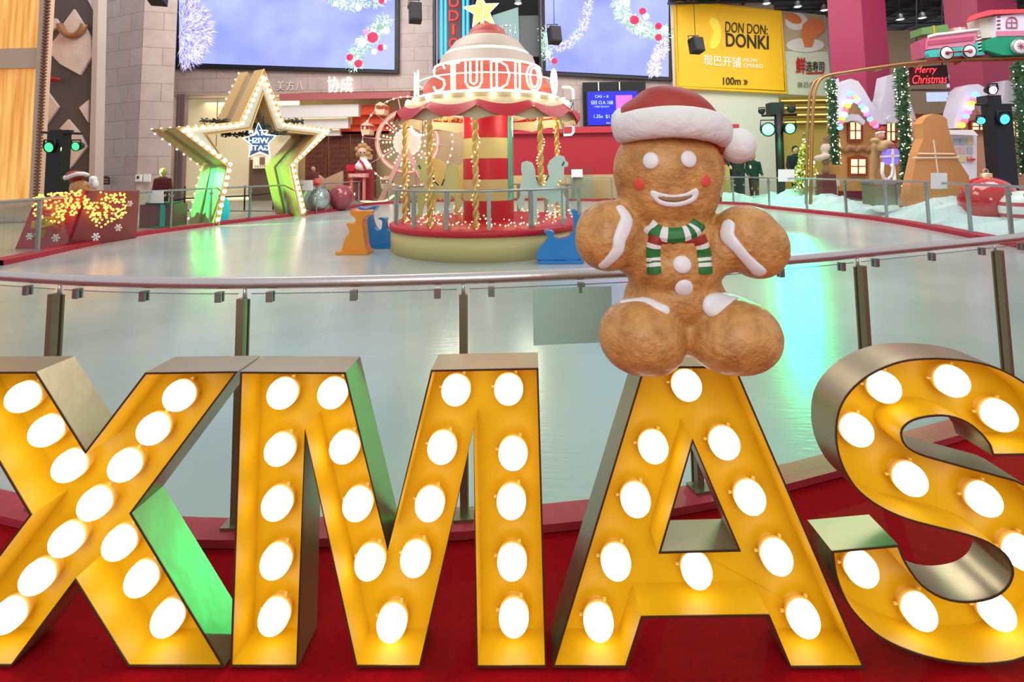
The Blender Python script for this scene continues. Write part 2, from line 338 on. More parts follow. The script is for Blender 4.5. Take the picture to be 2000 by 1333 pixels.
for key, (out, holes, bl, lab) in LET.items():
    loops = [[uv(Lp(x, y)) for x, y in l] for l in [out] + holes]
    for l in loops:
        for q in l: q.y = max(q.y, .002)
    cx = sum(q.x for q in loops[0]) / len(loops[0])
    root = thing('marquee_letter', lab, 'letter sign', un((cx, 0), DEP / 2), 'XMAS marquee letters')
    sh, ln_, rim = MB(), MB(), MB()
    T = .006
    inn = [offset2d(l, T if k == 0 else -T) for k, l in enumerate(loops)]
    for l, li in zip(loops, inn):
        k = len(l); sm = key == 'S'
        sh.add([un(q, 0) for q in l] + [un(q, DEP) for q in l], [(i, (i + 1) % k, (i + 1) % k + k, i + k) for i in range(k)], 0)
        ln_.add([un(q, .001) for q in li] + [un(q, DEP - .012) for q in li], [(i, (i + 1) % k, (i + 1) % k + k, i + k) for i in range(k)], 0)
        rim.add([un(q, -.0015) for q in l] + [un(q, -.0015) for q in li] + [un(q, .002) for q in l] + [un(q, .002) for q in li],
                [f for i in range(k) for f in ((i, (i + 1) % k, (i + 1) % k + k, i + k), (i, (i + 1) % k, (i + 1) % k + 2 * k, i + 2 * k), (i + k, (i + 1) % k + k, (i + 1) % k + 3 * k, i + 3 * k))], 0)
    flat = [q for l in loops for q in l]
    tr = tessellate_polygon([[Vector((q.x, q.y, 0)) for q in l] for l in loops])
    sh.add([un(q, DEP) for q in flat], [tuple(t) for t in tr], 0)
    flati = [q for l in inn for q in l]
    ln_.add([un(q, DEP - .012) for q in flati], [tuple(t) for t in tr], 0)
    s_ = part('outer_shell', sh, m_ch, root, 'brushed champagne metal outer shell'); part('inner_lining', ln_, m_yel, root, 'glossy yellow inside'); part('front_rim', rim, m_edge, root)
    for o_ in (s_, [q for q in root.children if q.name.startswith('inner_lining')][0]):
        o_.data.polygons.foreach_set('use_smooth', [True] * len(o_.data.polygons)); o_.data.set_sharp_from_angle(angle=.45)
    for (x, y) in bl:
        c = Lp(x, y, DEP - .012 - .056)
        o = bpy.data.objects.new('bulb', BULBME); COL.objects.link(o); o.parent = root; o.location = c - root.location
        o2 = bpy.data.objects.new('socket', CAPME); COL.objects.link(o2); o2.parent = o; o2.rotation_mode = 'QUATERNION'; o2.rotation_quaternion = CAPR

# ------------------------------------------------------------------ near balustrade
def rail_curve(z): return [(x, y, z) for x, y in nearc]
nr = thing('glass_balustrade', 'curved glass balustrade with round steel handrail right behind the marquee letters', 'railing', (0, 2.47, 0))
NRZ = 1.112
part('handrail', MB().tube(rail_curve(NRZ - .027), .027, 18), m_steel, nr)
off = [(p[0], p[1]) for p in nearc]
def near_at(px, z=0):                     # point of the near kerb line seen in column px
    best = None
    for i in range(len(nearc) - 1):
        a, c = Vector((*nearc[i], z)), Vector((*nearc[i + 1], z)); d = ray(px, 600); n = Vector((d.y, -d.x, 0))
        da, dc = a.dot(n), c.dot(n)
        if da * dc <= 0 and (a.y > 0): p = a.lerp(c, da / (da - dc)); t = (c - a).normalized(); best = (p, t)
    return best
post_px = [-330, 115, 478, 905, 1347, 1680, 1952]
posts = [near_at(x) for x in post_px] + [(Vector((5.6, 5.02, 0)), Vector((.84, .54, 0)))]
for p, t in posts:
    nrm = Vector((t.y, -t.x, 0)); az = math.atan2(t.y, t.x)
    mb = MB(); mb.box(p + nrm * .025 + Vector((0, 0, .53)), (.034, .034, .98), az); mb.box(p + nrm * .025 + Vector((0, 0, .04)), (.09, .09, .012), az)
    mb.box(p + nrm * -.008 + Vector((0, 0, .53)), (.040, .008, .96), az)
    po = part('post', mb, m_steeld, nr)
    part('bracket', MB().tube([p + Vector((0, 0, 1.01)), p + Vector((0, 0, 1.07))], [.011, .007], 10), m_steel, po)
for (p, t), (q, s) in zip(posts, posts[1:]):
    # glass follows the curve between two posts
    seg = [p + t * .03] + [Vector((x, y, 0)) for x, y in nearc if (Vector((x, y, 0)) - p).dot(t) > .06 and (q - Vector((x, y, 0))).dot(s) > .06] + [q - s * .03]
    g = MB(); k = len(seg); vs = []
    for z in (.05, 1.035):
        for d in (0, .010):
            for i, c in enumerate(seg):
                tt = (seg[min(i + 1, k - 1)] - seg[max(i - 1, 0)]).normalized(); vs.append(c + Vector((tt.y, -tt.x, 0)) * d + Vector((0, 0, z)))
    for i in range(k - 1):
        for a, c in ((0, 2), (1, 3), (0, 1), (2, 3)): g.add([vs[a * k + i], vs[a * k + i + 1], vs[c * k + i + 1], vs[c * k + i]], [(0, 1, 2, 3)])
    part('glass_panel', g, m_glass, nr, 'clear glass panel', fix=False)
    part('glass_edge', MB().tube([c + Vector((0, 0, 1.036)) for c in seg], .0022, 6), M('glass_edge_grey', (120, 130, 124), .4), nr)
    L = (q - p).length
    for fr in (.095, .5, .905) if L > .45 else ():
        j = fr * (k - 1); i = min(int(j), k - 2); 
        c = walk(seg, 1e-3 + sum((a - b_).length for a, b_ in zip(seg, seg[1:])) * fr, sum((a - b_).length for a, b_ in zip(seg, seg[1:])) * fr)[0]
        tt = (seg[i + 1] - seg[i]).normalized(); nn = Vector((tt.y, -tt.x, 0)); az = math.atan2(tt.y, tt.x)
        mb = MB(); mb.box(c + nn * .012 + Vector((0, 0, 1.022)), (.030, .012, .046), az); mb.box(c - nn * .008 + Vector((0, 0, 1.022)), (.030, .008, .046), az); mb.box(c + nn * .001 + Vector((0, 0, 1.043)), (.024, .03, .006), az)
        part('glass_clamp', mb, M('clamp_steel', (150, 148, 145), .3, .8), nr)
# green notice sheet taped on the glass beside the gingerbread man
pp, tt = near_at(1117); nn = Vector((tt.y, -tt.x, 0)); q0 = pp + nn * .016
b1 = MB(); b1.prism([WP(x, y, q0, nn) for x, y in ((1040, 565), (1194, 559), (1196, 668), (1042, 675))], nn * .002)
nz = thing('notice_sheet', 'pale green blank notice sheet fixed inside the glass behind the gingerbread man', 'notice', WP(1117, 672, q0, nn))
part('sheet', b1, M('pale_green_card', (168, 196, 182), .7), nz)
# ------------------------------------------------------------------ gingerbread man on the A
def GW(px, py, Y): return W(px, py, Y)
Yb = 1.735
def ell(px, py, Y, rx, ry, rz, tilt=0):      # rx, rz in photo pixels at that distance, ry metres
    k = Y / F; return (W(px, py, Y), (rx * k, ry, rz * k), Matrix.Rotation(math.radians(tilt), 3, 'Y'))
body = [ell(1304, 335, Yb, 106, .135, 100), ell(1304, 375, Yb, 98, .13, 82), ell(1308, 430, Yb, 62, .105, 52),
        ell(1313, 470, Yb, 88, .115, 62), ell(1316, 520, Yb, 94, .12, 66), ell(1318, 580, Yb + .01, 97, .125, 60), ell(1322, 640, Yb + .01, 90, .11, 50),
        ell(1190, 458, Yb - .03, 66, .10, 66), ell(1186, 470, Yb - .04, 63, .095, 58, 10), ell(1232, 484, Yb - .01, 48, .09, 52, -30),
        ell(1456, 466, Yb - .03, 66, .10, 64, 0), ell(1478, 482, Yb - .04, 60, .095, 60, 15), ell(1412, 486, Yb - .01, 44, .09, 50, 30),
        ell(1251, 656, Yb - .06, 80, .13, 69), ell(1268, 664, Yb - .06, 68, .13, 62), ell(1437, 656, Yb - .06, 84, .13, 68, 0), ell(1424, 662, Yb - .06, 82, .13, 62)]
gb = blob(body, .0085, 10)
m_gb = bpy.data.materials.new('gingerbread_crust'); m_gb.use_nodes = True; nt = m_gb.node_tree; b = nt.nodes['Principled BSDF']
tc = nt.nodes.new('ShaderNodeTexCoord'); n1 = nt.nodes.new('ShaderNodeTexNoise'); n1.inputs['Scale'].default_value = 16; n1.inputs['Detail'].default_value = 9; n1.inputs['Roughness'].default_value = .65
cr = nt.nodes.new('ShaderNodeValToRGB'); cr.color_ramp.elements[0].color = rgba((164, 108, 48)); cr.color_ramp.elements[1].color = rgba((208, 152, 84)); cr.color_ramp.elements[0].position = .33; cr.color_ramp.elements[1].position = .6
nt.links.new(tc.outputs['Object'], n1.inputs['Vector']); nt.links.new(n1.outputs['Fac'], cr.inputs[0]); nt.links.new(cr.outputs[0], b.inputs['Base Color'])
mp = nt.nodes.new('ShaderNodeMapping'); mp.inputs['Scale'].default_value = (1, 1, 1.25); n2 = nt.nodes.new('ShaderNodeTexNoise'); n2.inputs['Scale'].default_value = 55; n2.inputs['Detail'].default_value = 7
bp = nt.nodes.new('ShaderNodeBump'); bp.inputs['Strength'].default_value = .9; bp.inputs['Distance'].default_value = .008
nt.links.new(tc.outputs['Object'], mp.inputs[0]); nt.links.new(mp.outputs[0], n2.inputs['Vector']); nt.links.new(n2.outputs['Fac'], bp.inputs['Height']); nt.links.new(bp.outputs[0], b.inputs['Normal'])
b.inputs['Roughness'].default_value = .45; b.inputs['Coat Weight'].default_value = .15; b.inputs['Coat Roughness'].default_value = .12
gm = thing('gingerbread_man', 'big smiling gingerbread man figure in a santa hat sitting on the letter A', 'figure', W(1340, 716, Yb))
part('body', gb, m_gb, gm, 'brown baked gingerbread body', fix=False)
bvh = BVHTree.FromPolygons([v for v in gb.v], gb.f)
def hit(px, py):
    d = ray(px, py).normalized(); h = bvh.ray_cast(CAMP, d)
    if h[0] is None:
        p = W(px, py, Yb); h = bvh.find_nearest(p)
    return h[0], h[1]
m_ice_w = M('white_icing', (232, 230, 232), .38, bump=.15, bscale=25)
m_blush = M('pink_blush', (226, 86, 72), .5)
def icing(path, widths, n=10, hgt=.45, vox=.004, sm=3):
    pts = crom([(x, y, 0) for x, y in path], n); k = len(pts); el = []
    for i, q in enumerate(pts):
        t = i / (k - 1) * (len(widths) - 1); j = min(int(t), len(widths) - 2); wd = widths[j] + (widths[j + 1] - widths[j]) * (t - j)
        h, nr_ = hit(q.x, q.y); r = wd / 2 * h.y / F
        R = nr_.to_track_quat('Z', 'Y').to_matrix(); el.append((h, (r, r, r * hgt), R))
    return blob(el, vox, sm)
def dot(px, py, rx, rz, name, mat, hgt=.3, lab=None):
    h, n_ = hit(px, py); k = h.y / F; R = n_.to_track_quat('Z', 'Y').to_matrix(); part(name, MB().ball(h, (rx * k, rz * k, rx * k * hgt), 24, 14, R), mat, gm, lab, fix=False)
dot(1271, 314, 15.5, 17, 'eye', m_ice_w, .35); dot(1345, 311, 16, 17, 'eye', m_ice_w, .35)
dot(1248, 360, 11.5, 12.5, 'cheek', m_blush, .22); dot(1379, 354, 11.5, 11.5, 'cheek', m_blush, .22)
dot(1332, 517, 17.5, 17, 'button', m_ice_w, .4); dot(1336, 563, 17.5, 17.5, 'button', m_ice_w, .4)
mouth = icing([(1275, 377), (1292, 381), (1316, 384), (1342, 380), (1359, 373), (1356, 387), (1338, 396), (1314, 400), (1290, 395), (1275, 380)], [12, 9, 8, 9, 12, 12, 12, 12, 12, 12], 6, .5, .0035, 2)
part('mouth', mouth, m_ice_w, gm, 'white icing mouth', fix=False)
part('mouth_gap', icing([(1286, 386), (1302, 390), (1320, 391), (1338, 388), (1350, 382)], [7, 9, 9, 8, 6], 5, .75, .003, 1), M('mouth_brown', (150, 112, 76), .6), gm, fix=False)
part('icing_stripe', icing([(1213, 409), (1224, 428), (1218, 448), (1210, 468), (1206, 490), (1186, 513), (1176, 520)], [22, 27, 30, 27, 25, 20, 17]), m_ice_w, gm, fix=False)
part('icing_stripe', icing([(1422, 442), (1421, 462), (1441, 486), (1457, 505), (1482, 530)], [28, 30, 23, 23, 28]), m_ice_w, gm, fix=False)
part('icing_stripe', icing([(1216, 590), (1240, 586), (1262, 587), (1282, 597), (1300, 606)], [14, 13, 15, 19, 19]), m_ice_w, gm, fix=False)
part('icing_stripe', icing([(1392, 598), (1405, 590), (1422, 583), (1440, 580), (1462, 585)], [44, 38, 26, 22, 14]), m_ice_w, gm, fix=False)
# scarf: painted relief in stripes
m_g = M('scarf_green', (32, 116, 52), .5); m_sw = M('scarf_white', (230, 228, 226), .5); m_sr = M('scarf_red', (150, 42, 28), .5)
def strip(path, wid, mats, cuts):
    # ribbon following the body surface; cuts = list of (t0, t1, material)
    pts = crom([(x, y, 0) for x, y in path], 10); k = len(pts) - 1
    for (t0, t1, mt) in cuts:
        b = MB(); rows = []
        N = max(3, int((t1 - t0) * 30))
        for i in range(N + 1):
            t = (t0 + (t1 - t0) * i / N) * k; j = min(int(t), k - 1); q = pts[j].lerp(pts[j + 1], t - j); tg = (pts[j + 1] - pts[j]).normalized(); nr2 = Vector((-tg.y, tg.x, 0))
            row = []
            for s in (-1, -.5, 0, .5, 1):
                h, n_ = hit(q.x + nr2.x * s * wid / 2, q.y + nr2.y * s * wid / 2); row.append(h + n_ * (.012 * (1 - abs(s) ** 3 * .8)))
            hb = [hit(q.x + nr2.x * s * wid / 2, q.y + nr2.y * s * wid / 2) for s in (-1, 1)]
            rows.append([hb[0][0] - hb[0][1] * .004] + row + [hb[1][0] - hb[1][1] * .004])
        for i in range(N):
            for j in range(6): b.add([rows[i][j], rows[i][j + 1], rows[i + 1][j + 1], rows[i + 1][j]], [(0, 1, 2, 3)], 0, True)
        yield b, mt
sc_root = None
for path, wd, cuts in (([(1266, 440), (1285, 455), (1318, 460), (1350, 452), (1366, 436)], 30, [(0, .13, m_sw), (.13, .3, m_g), (.3, .4, m_sw), (.4, .62, m_g), (.62, .7, m_sw), (.7, .78, m_g), (.78, .86, m_sw), (.86, 1, m_g)]),
                       ([(1282, 462), (1276, 490), (1278, 534)], 28, [(0, .28, m_sr), (.28, .42, m_sw), (.42, .66, m_g), (.66, .74, m_sw), (.74, .78, m_g), (.78, .86, m_sw), (.86, 1, m_g)]),
                       ([(1364, 462), (1374, 490), (1378, 534)], 26, [(0, .28, m_sr), (.28, .42, m_sw), (.42, .66, m_g), (.66, .74, m_sw), (.74, .78, m_g), (.78, .86, m_sw), (.86, 1, m_g)])):
    for b_, mt in strip(path, wd, None, cuts):
        if sc_root is None: sc_root = part('scarf', b_, mt, gm, 'green, white and red striped scarf', fix=False)
        else: part('scarf_stripe', b_, mt, sc_root, fix=False)
part('scarf_knot', icing([(1296, 470), (1330, 472), (1356, 468)], [16, 10, 16], 6, .3, .004, 2), m_sr, sc_root, fix=False)
# hat
k = Yb / F
HR = Matrix.Rotation(math.radians(-4), 3, 'Y')
hat = blob([ell(1302, 236, Yb, 96, .135, 52, 8), ell(1312, 218, Yb, 78, .12, 48, 15), ell(1345, 226, Yb, 72, .11, 42, 42), ell(1385, 256, Yb, 46, .085, 32, 55), ell(1408, 282, Yb, 22, .05, 26, 55)], .008, 8)
part('hat_cap', hat, M('hat_red', (168, 52, 40), .55, noise=.12, nscale=8), gm, 'red santa hat', fix=False)
bc = W(1309, 254, Yb); band = []
for i in range(60):
    a = 2 * PI * i / 60; x = 97 * k * math.cos(a); y = .142 * math.sin(a); px = 1310 + 97 * math.cos(a)
    py = 245 + (.0012 * (px - 1290) ** 2 if math.sin(a) < 0 else .0012 * (px - 1290) ** 2 - 12)
    p = W(px, py, Yb); p = Vector((p.x, Yb + y, p.z)); band.append((p, (.034, .034, 30 * k)))
part('fur_band', blob(band, .007, 4), M('hat_white', (232, 232, 230), .7, bump=.9, bscale=22), gm, 'white fur band', fix=False)
part('pompom', MB().ball(W(1441, 285, Yb - .02), (33 * k, 33 * k, 34 * k), 28, 18), M('hat_white'), gm, 'white ball on the hat', fix=False)
# ------------------------------------------------------------------ far balustrade round the rink
m_rail = M('rail_steel_far', (168, 178, 176), .3, .85)
FB = [Vector((*nearc[-1], 0))] + [Vector((x, y, 0)) for x, y in farc] + [Vector((*nearc[0], 0))]
def far_at(px):
    for i in range(len(FB) - 1):
        a, c = FB[i], FB[i + 1]; d = ray(px, 420); n = Vector((d.y, -d.x, 0)); da, dc = a.dot(n), c.dot(n)
        if da * dc <= 0 and a.y > 0: return a.lerp(c, da / (da - dc)), (c - a).normalized(), i + da / (da - dc)
def far_section(px_list, label):
    ps = [far_at(x) for x in px_list]
    fr = thing('rink_balustrade', label, 'railing', ps[len(ps) // 2][0], 'glass balustrades round the far side of the rink')
    i0, i1 = sorted((ps[0][2], ps[-1][2]))
    idx = [i0] + [i for i in range(len(FB)) if i0 < i < i1] + [i1]
    def at(t): i = min(int(t), len(FB) - 2); return FB[i].lerp(FB[i + 1], t - i)
    line = [at(t) for t in idx]; cen = Vector((0, 12, 0))
    def out(p, d): q = (p - cen); q.z = 0; return p + q.normalized() * d
    part('handrail', MB().tube([out(p, .12) + Vector((0, 0, 1.13)) for p in line], .028, 8), m_rail, fr)
    for (p, t, _) in ps:
        az = math.atan2(t.y, t.x); q = out(p, .12)
        mb = MB().box(q + Vector((0, 0, .60)), (.055, .06, 1.04), az); mb.box(q + Vector((0, 0, .11)), (.16, .14, .02), az); po = part('post', mb, m_rail, fr)
        part('glass_clamp', MB().box(q + Vector((0, 0, .98)), (.14, .05, .05), az), m_rail, po)
    for (p, t, a), (q, s, c) in zip(ps, ps[1:]):
        lo, hi = sorted((a, c)); ii = [lo] + [i for i in range(len(FB)) if lo < i < hi] + [hi]; seg = [out(at(i), .12) for i in ii]
        g = MB()
        for u, v in zip(seg, seg[1:]):
            tt = (v - u).normalized(); nn = Vector((tt.y, -tt.x, 0)) * .012
            g.hexa([u + Vector((0, 0, .14)), v + Vector((0, 0, .14)), v + nn + Vector((0, 0, .14)), u + nn + Vector((0, 0, .14)), u + Vector((0, 0, 1.03)), v + Vector((0, 0, 1.03)), v + nn + Vector((0, 0, 1.03)), u + nn + Vector((0, 0, 1.03))])
        part('glass_panel', g, m_glass2, fr, 'clear glass panel', fix=False)
m_glass2 = M('clear_glass_far', (240, 255, 250), .02); glassmat(m_glass2, (.9, .97, .95))
far_section([4, 90, 178.6, 260.5, 340, 416, 492, 564, 635, 702, 760], 'curved glass balustrade on the far left side of the rink, before the star gate')
far_section([1120, 1195, 1290, 1360, 1432, 1501, 1573, 1648, 1725, 1804, 1882, 1958, 1996], 'curved glass balustrade on the far right side of the rink, before the gingerbread houses')
def notice(x0, y0, x1, y1, lab):
    p, t, _ = far_at((x0 + x1) / 2); Y = p.y - .02
    b_ = MB(); b_.prism([W(x, y, Y) for x, y in ((x0, y0), (x1, y0), (x1, y1), (x0, y1))], (0, .012, 0)); n = solo('notice', b_, m_paper, lab, 'notice', 'paper notices on the far balustrade')
notice(289, 373, 319, 397, 'white paper notice on the far balustrade beside the tall red gift box')
notice(584, 352, 611, 372, 'white paper notice on the far balustrade beside the right foot of the star gate')
notice(1520, 331, 1552, 355, 'white paper notice on the far balustrade below the green stage lamps')
notice(1819, 338, 1850, 369, 'white paper notice on the far balustrade before the brown gingerbread board')

# ------------------------------------------------------------------ hall walls
def stone(name, c, c2, mortar, sc=(1.0, .5)):
    m = bpy.data.materials.new(name); m.use_nodes = True; nt = m.node_tree; b = nt.nodes['Principled BSDF']; b.inputs['Roughness'].default_value = .45
    tc = nt.nodes.new('ShaderNodeTexCoord'); mp = nt.nodes.new('ShaderNodeMapping'); mp.inputs['Rotation'].default_value = (-PI / 2, 0, 0)
    br = nt.nodes.new('ShaderNodeTexBrick'); br.inputs['Color1'].default_value = rgba(c); br.inputs['Color2'].default_value = rgba(c2); br.inputs['Mortar'].default_value = rgba(mortar)
    br.inputs['Scale'].default_value = 1; br.inputs['Mortar Size'].default_value = .012; br.inputs['Brick Width'].default_value = sc[0]; br.inputs['Row Height'].default_value = sc[1]
    n = nt.nodes.new('ShaderNodeTexNoise'); n.inputs['Scale'].default_value = 1.6; n.inputs['Detail'].default_value = 8; n.inputs['Distortion'].default_value = 1
    mx = nt.nodes.new('ShaderNodeMixRGB'); mx.blend_type = 'MULTIPLY'; mx.inputs[0].default_value = .35
    nt.links.new(tc.outputs['Object'], mp.inputs[0]); nt.links.new(mp.outputs[0], br.inputs['Vector']); nt.links.new(tc.outputs['Object'], n.inputs['Vector'])
    nt.links.new(br.outputs[0], mx.inputs[1]); nt.links.new(n.outputs['Fac'], mx.inputs[2]); nt.links.new(mx.outputs[0], b.inputs['Base Color']); return m
m_stone = stone('stone_cladding', (206, 188, 178), (196, 174, 168), (150, 132, 124), (1.5, .78))
YW = 28.0
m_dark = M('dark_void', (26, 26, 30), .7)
m_beige = M('beige_wall', (206, 194, 186), .6, noise=.05, nscale=2)
m_tan = M('tan_interior', (196, 176, 138), .6, noise=.1, nscale=1)
m_blackf = M('black_frame', (16, 14, 18), .5)
def zz(py, Y, px=1051): return W(px, py, Y).z
def xx(px, Y, py=332): return W(px, py, Y).x
def wallbox(name, x0, x1, Y, z0, z1, mat, th=.4, kind='structure'):
    b_ = MB().box(((x0 + x1) / 2, Y + th / 2, (z0 + z1) / 2), (abs(x1 - x0), th, z1 - z0)); return solo(name, b_, mat, kind=kind)
ztop = 13; zs = zz(183, YW, 500)
# stone wall that holds the screens, with the shop opening underneath
sw = MB()
for xa, xb, z0, z1 in ((xx(330, YW), xx(845, YW), zs, ztop), (xx(1058, YW), xx(1322, YW), zz(196, YW, 1150), ztop)):
    sw.box(((xa + xb) / 2, YW + .3, (z0 + z1) / 2), (xb - xa, .6, z1 - z0))
sw.box((xx(1240, YW), YW + .3, 2.6), (xx(1322, YW) - xx(1160, YW) + 2, .6, 5.4))
struct('wall_back', sw, m_stone)
# stone pillar left of the shop
pl = MB(); pts = [(xx(172, 22), 22.4), (xx(186, 22), 22.0), (xx(268, 21), 21.0), (xx(333, 21.4), 21.4), (xx(332, YW), YW + .1), (xx(332, YW), YW + .6), (xx(150, 26), YW + .6)]
pl.prism([(x, y, 0) for x, y in pts], (0, 0, 13)); struct('wall_pillar', pl, m_stone)
# shop interior
wallbox('wall_shop', xx(330, 31), xx(1100, 31), 31, 0, zs + .3, m_tan)
wallbox('ceiling_shop', xx(330, YW), xx(1060, YW), YW + .5, zs, zs + .25, m_white, 3)
struct('floor_shop', MB().box(((xx(330, YW) + xx(1000, YW)) / 2, 29.6, .01), (xx(1000, YW) - xx(330, YW), 3.2, .03)), M('shop_floor', (150, 120, 90), .3))
sl = area('shop_ceiling_light', (xx(520, 29), 29.4, zs - .25), 8, 150, (1, .9, .68), sy=1.2)
sl2 = area('shop_ceiling_light', (xx(900, 29), 29.4, zs - .25), 6, 80, (1, .55, .4), sy=1.2)
# opening jamb: fluted grey pilaster and lintel
jb = MB(); x0 = xx(334, 27.6)
for i in range(4): jb.box((x0 + .2 + i * .14, 27.75 - .04 * (i % 2), zs / 2), (.1, .3, zs - .02))
solo('pilaster', jb, M('grey_stone_dark', (128, 108, 112), .5), 'grey fluted stone pilaster at the left edge of the shop opening', 'pilaster')
solo('shop_fascia', MB().box(((xx(540, 27.6) + xx(800, 27.6)) / 2, 27.86, (zs + zz(198, 27.7, 600)) / 2), (xx(800, 27.6) - xx(540, 27.6), .3, .36)), M('rose_band', (176, 96, 96), .4), 'dusky pink band running above the shop front right of the star gate', 'fascia')
# stepped white and orange soffits
m_oran = M('orange_panel', (220, 72, 30), .5)
for (a, b_, c, d, Yq, mt, lab) in ((540, 205, 700, 229, 28.2, m_white, 'upper white step of the shop ceiling beside the star gate'), (540, 231, 680, 252, 28.6, m_white, 'middle white step of the shop ceiling with a glowing edge'), (540, 254, 664, 266, 29.0, m_white, 'lowest white step of the shop ceiling')):
    s_ = solo('ceiling_step', MB().pbox(a, b_, c, d, Yq, .35), mt, lab, 'ceiling step', 'white steps of the shop ceiling')
    if b_ > 210:
        part('light_strip', MB().pbox(a + 2, b_ - 1.2, c - 2, b_ + .2, Yq - .05, .03), M('warm_strip', (255, 226, 170), .5, emit=1.6, sample=False), s_)
b_ = MB().pbox(664, 243, 760, 262, 29.2, .3); b_.pbox(688, 224, 760, 243, 28.9, .3); b_.pbox(706, 205, 760, 224, 28.5, .3); b_.pbox(645, 257, 760, 262, 29.2, .3)
solo('orange_soffit', b_, m_oran, 'stepped orange soffit over the wooden doors behind the ferris wheel', 'soffit')
# carved wooden doors
for i, (a, c, lab) in enumerate(((596, 640, 'dark wooden door right behind the right arm of the star gate'), (641, 683, 'dark carved wooden door, middle one of three beside the ferris wheel'), (684, 735, 'dark carved wooden door nearest the ferris wheel'))):
    Yd = 29.6; z1 = zz(262, Yd, a); xa, xb = xx(a, Yd), xx(c, Yd); r = thing('carved_door', lab, 'door', ((xa + xb) / 2, Yd, .02), 'dark wooden doors of the shop')
    part('panel', MB().box(((xa + xb) / 2, Yd, z1 / 2 + .02), (xb - xa - .04, .1, z1 - .04)), M('dark_wood', (118, 60, 40), .5, noise=.3, nscale=5), r)
    g = MB(); n = 5
    for u in range(n):
        for v in range(12):
            cx = xa + .12 + (xb - xa - .24) * (u + .5) / n; cz = .2 + (z1 - .3) * (v + .5) / 12
            g.box((cx, Yd - .07, cz), (.11, .03, .11), R=Matrix.Rotation(PI / 4, 3, 'Y'))
    part('carving', g, M('carved_wood', (98, 46, 30), .5), r)
# glowing shop glass wall behind the star
wg = thing('shop_window_wall', 'pale lit glass wall of the shop seen through the star gate', 'glass wall', (xx(455, 29.5), 29.5, .02))
for a, c in ((352, 420), (421, 487), (488, 583)):
    xa, xb = xx(a, 29.5), xx(c, 29.5); part('pane', MB().box(((xa + xb) / 2, 29.5, zs / 2), (xb - xa - .06, .05, zs - .1)), M('lit_cream', (226, 214, 176), .25, emit=.25, ecol=(220, 210, 170)), wg)
part('low_light_band', MB().box(((xx(352, 29.5) + xx(583, 29.5)) / 2, 29.4, zz(404, 29.4, 450) + .02 if zz(404, 29.4, 450) > 0 else .1), (xx(583, 29.5) - xx(352, 29.5), .05, .12)), M('warm_strip'), wg)
# shutter and little lit picture sign
solo('roller_shutter', MB().pbox(487, 312, 540, 392, 28.9, .12), M('shutter_brown', (122, 100, 82), .5, noise=.2, nscale=30), 'brown ribbed shutter panel behind the middle of the star gate', 'shutter')
pg = thing('picture_sign', 'small pale lit sign with a square picture hanging in the middle of the star', 'sign', W(511, 329, 28.5))
part('board', MB().pbox(494, 306, 528, 329, 28.5, .08), M('sign_cream', (238, 226, 196), .5, emit=.5), pg)
part('picture', MB().pbox(507, 307, 517, 322, 28.45, .04), M('sign_brown', (150, 118, 88), .5), pg)
part('lettering', text_px('HOTEL', 498, 323, 524, 327.5, 28.46, .02), M('sign_brown'), pg)

# neon writing on the stone wall
m_neonw = M('white_neon', (255, 250, 240), .5, emit=1.3, sample=False)
sg = thing('shop_sign', 'bright white lit Chinese characters on the stone wall under the left screen', 'sign', W(664, 181, 27.9))
part('character', text_px('协', 640, 150, 663, 181, 27.94, .06), m_neonw, sg); part('character', text_px('成', 665, 150, 689, 181, 27.94, .06), m_neonw, sg)
sg = thing('faint_sign', 'dim pale characters on the stone wall right of the star gate tip', 'sign', W(567, 178, 27.9))
for ch, a in (('美', 541), ('方', 560), ('八', 578)): part('character', text_px(ch, a, 158, a + 15, 177, 27.95, .04), M('dim_letter', (228, 216, 212), .6), sg)

# ------------------------------------------------------------------ video screens
m_sky = bpy.data.materials.new('screen_sky'); m_sky.use_nodes = True; nt = m_sky.node_tree; nt.nodes.clear()
o_ = nt.nodes.new('ShaderNodeOutputMaterial'); e_ = nt.nodes.new('ShaderNodeEmission'); tc = nt.nodes.new('ShaderNodeTexCoord'); n_ = nt.nodes.new('ShaderNodeTexNoise'); n_.inputs['Scale'].default_value = .3
cr = nt.nodes.new('ShaderNodeValToRGB'); cr.color_ramp.elements[0].color = rgba((154, 164, 250)); cr.color_ramp.elements[1].color = rgba((190, 200, 252)); cr.color_ramp.elements[0].position = .35; cr.color_ramp.elements[1].position = .65
nt.links.new(tc.outputs['Object'], n_.inputs[0]); nt.links.new(n_.outputs[0], cr.inputs[0]); nt.links.new(cr.outputs[0], e_.inputs[0]); nt.links.new(e_.outputs[0], o_.inputs[0]); e_.inputs[1].default_value = 1.18
def em(name, c, s=1.0): return M(name, c, .6, emit=s, sample=False)
SCM = [m_sky, em('scr_lilac', (196, 190, 244), .55), em('scr_white', (226, 226, 250), .65), em('scr_violet', (136, 120, 190), .6), em('scr_green', (120, 160, 140), .5), em('scr_sage', (160, 190, 176), .55), em('scr_red', (226, 32, 76), .7), em('scr_pink', (236, 130, 170), .7)]
def stroke(mb, x, y, ang, L, w_, Y, mi):
    dx, dy = math.cos(ang), math.sin(ang); a = [(x - dy * w_, y + dx * w_), (x + dy * w_, y - dx * w_), (x + dx * L, y + dy * L)]
    mb.add([W(p[0], p[1], Y) for p in a], [(0, 1, 2)], mi)
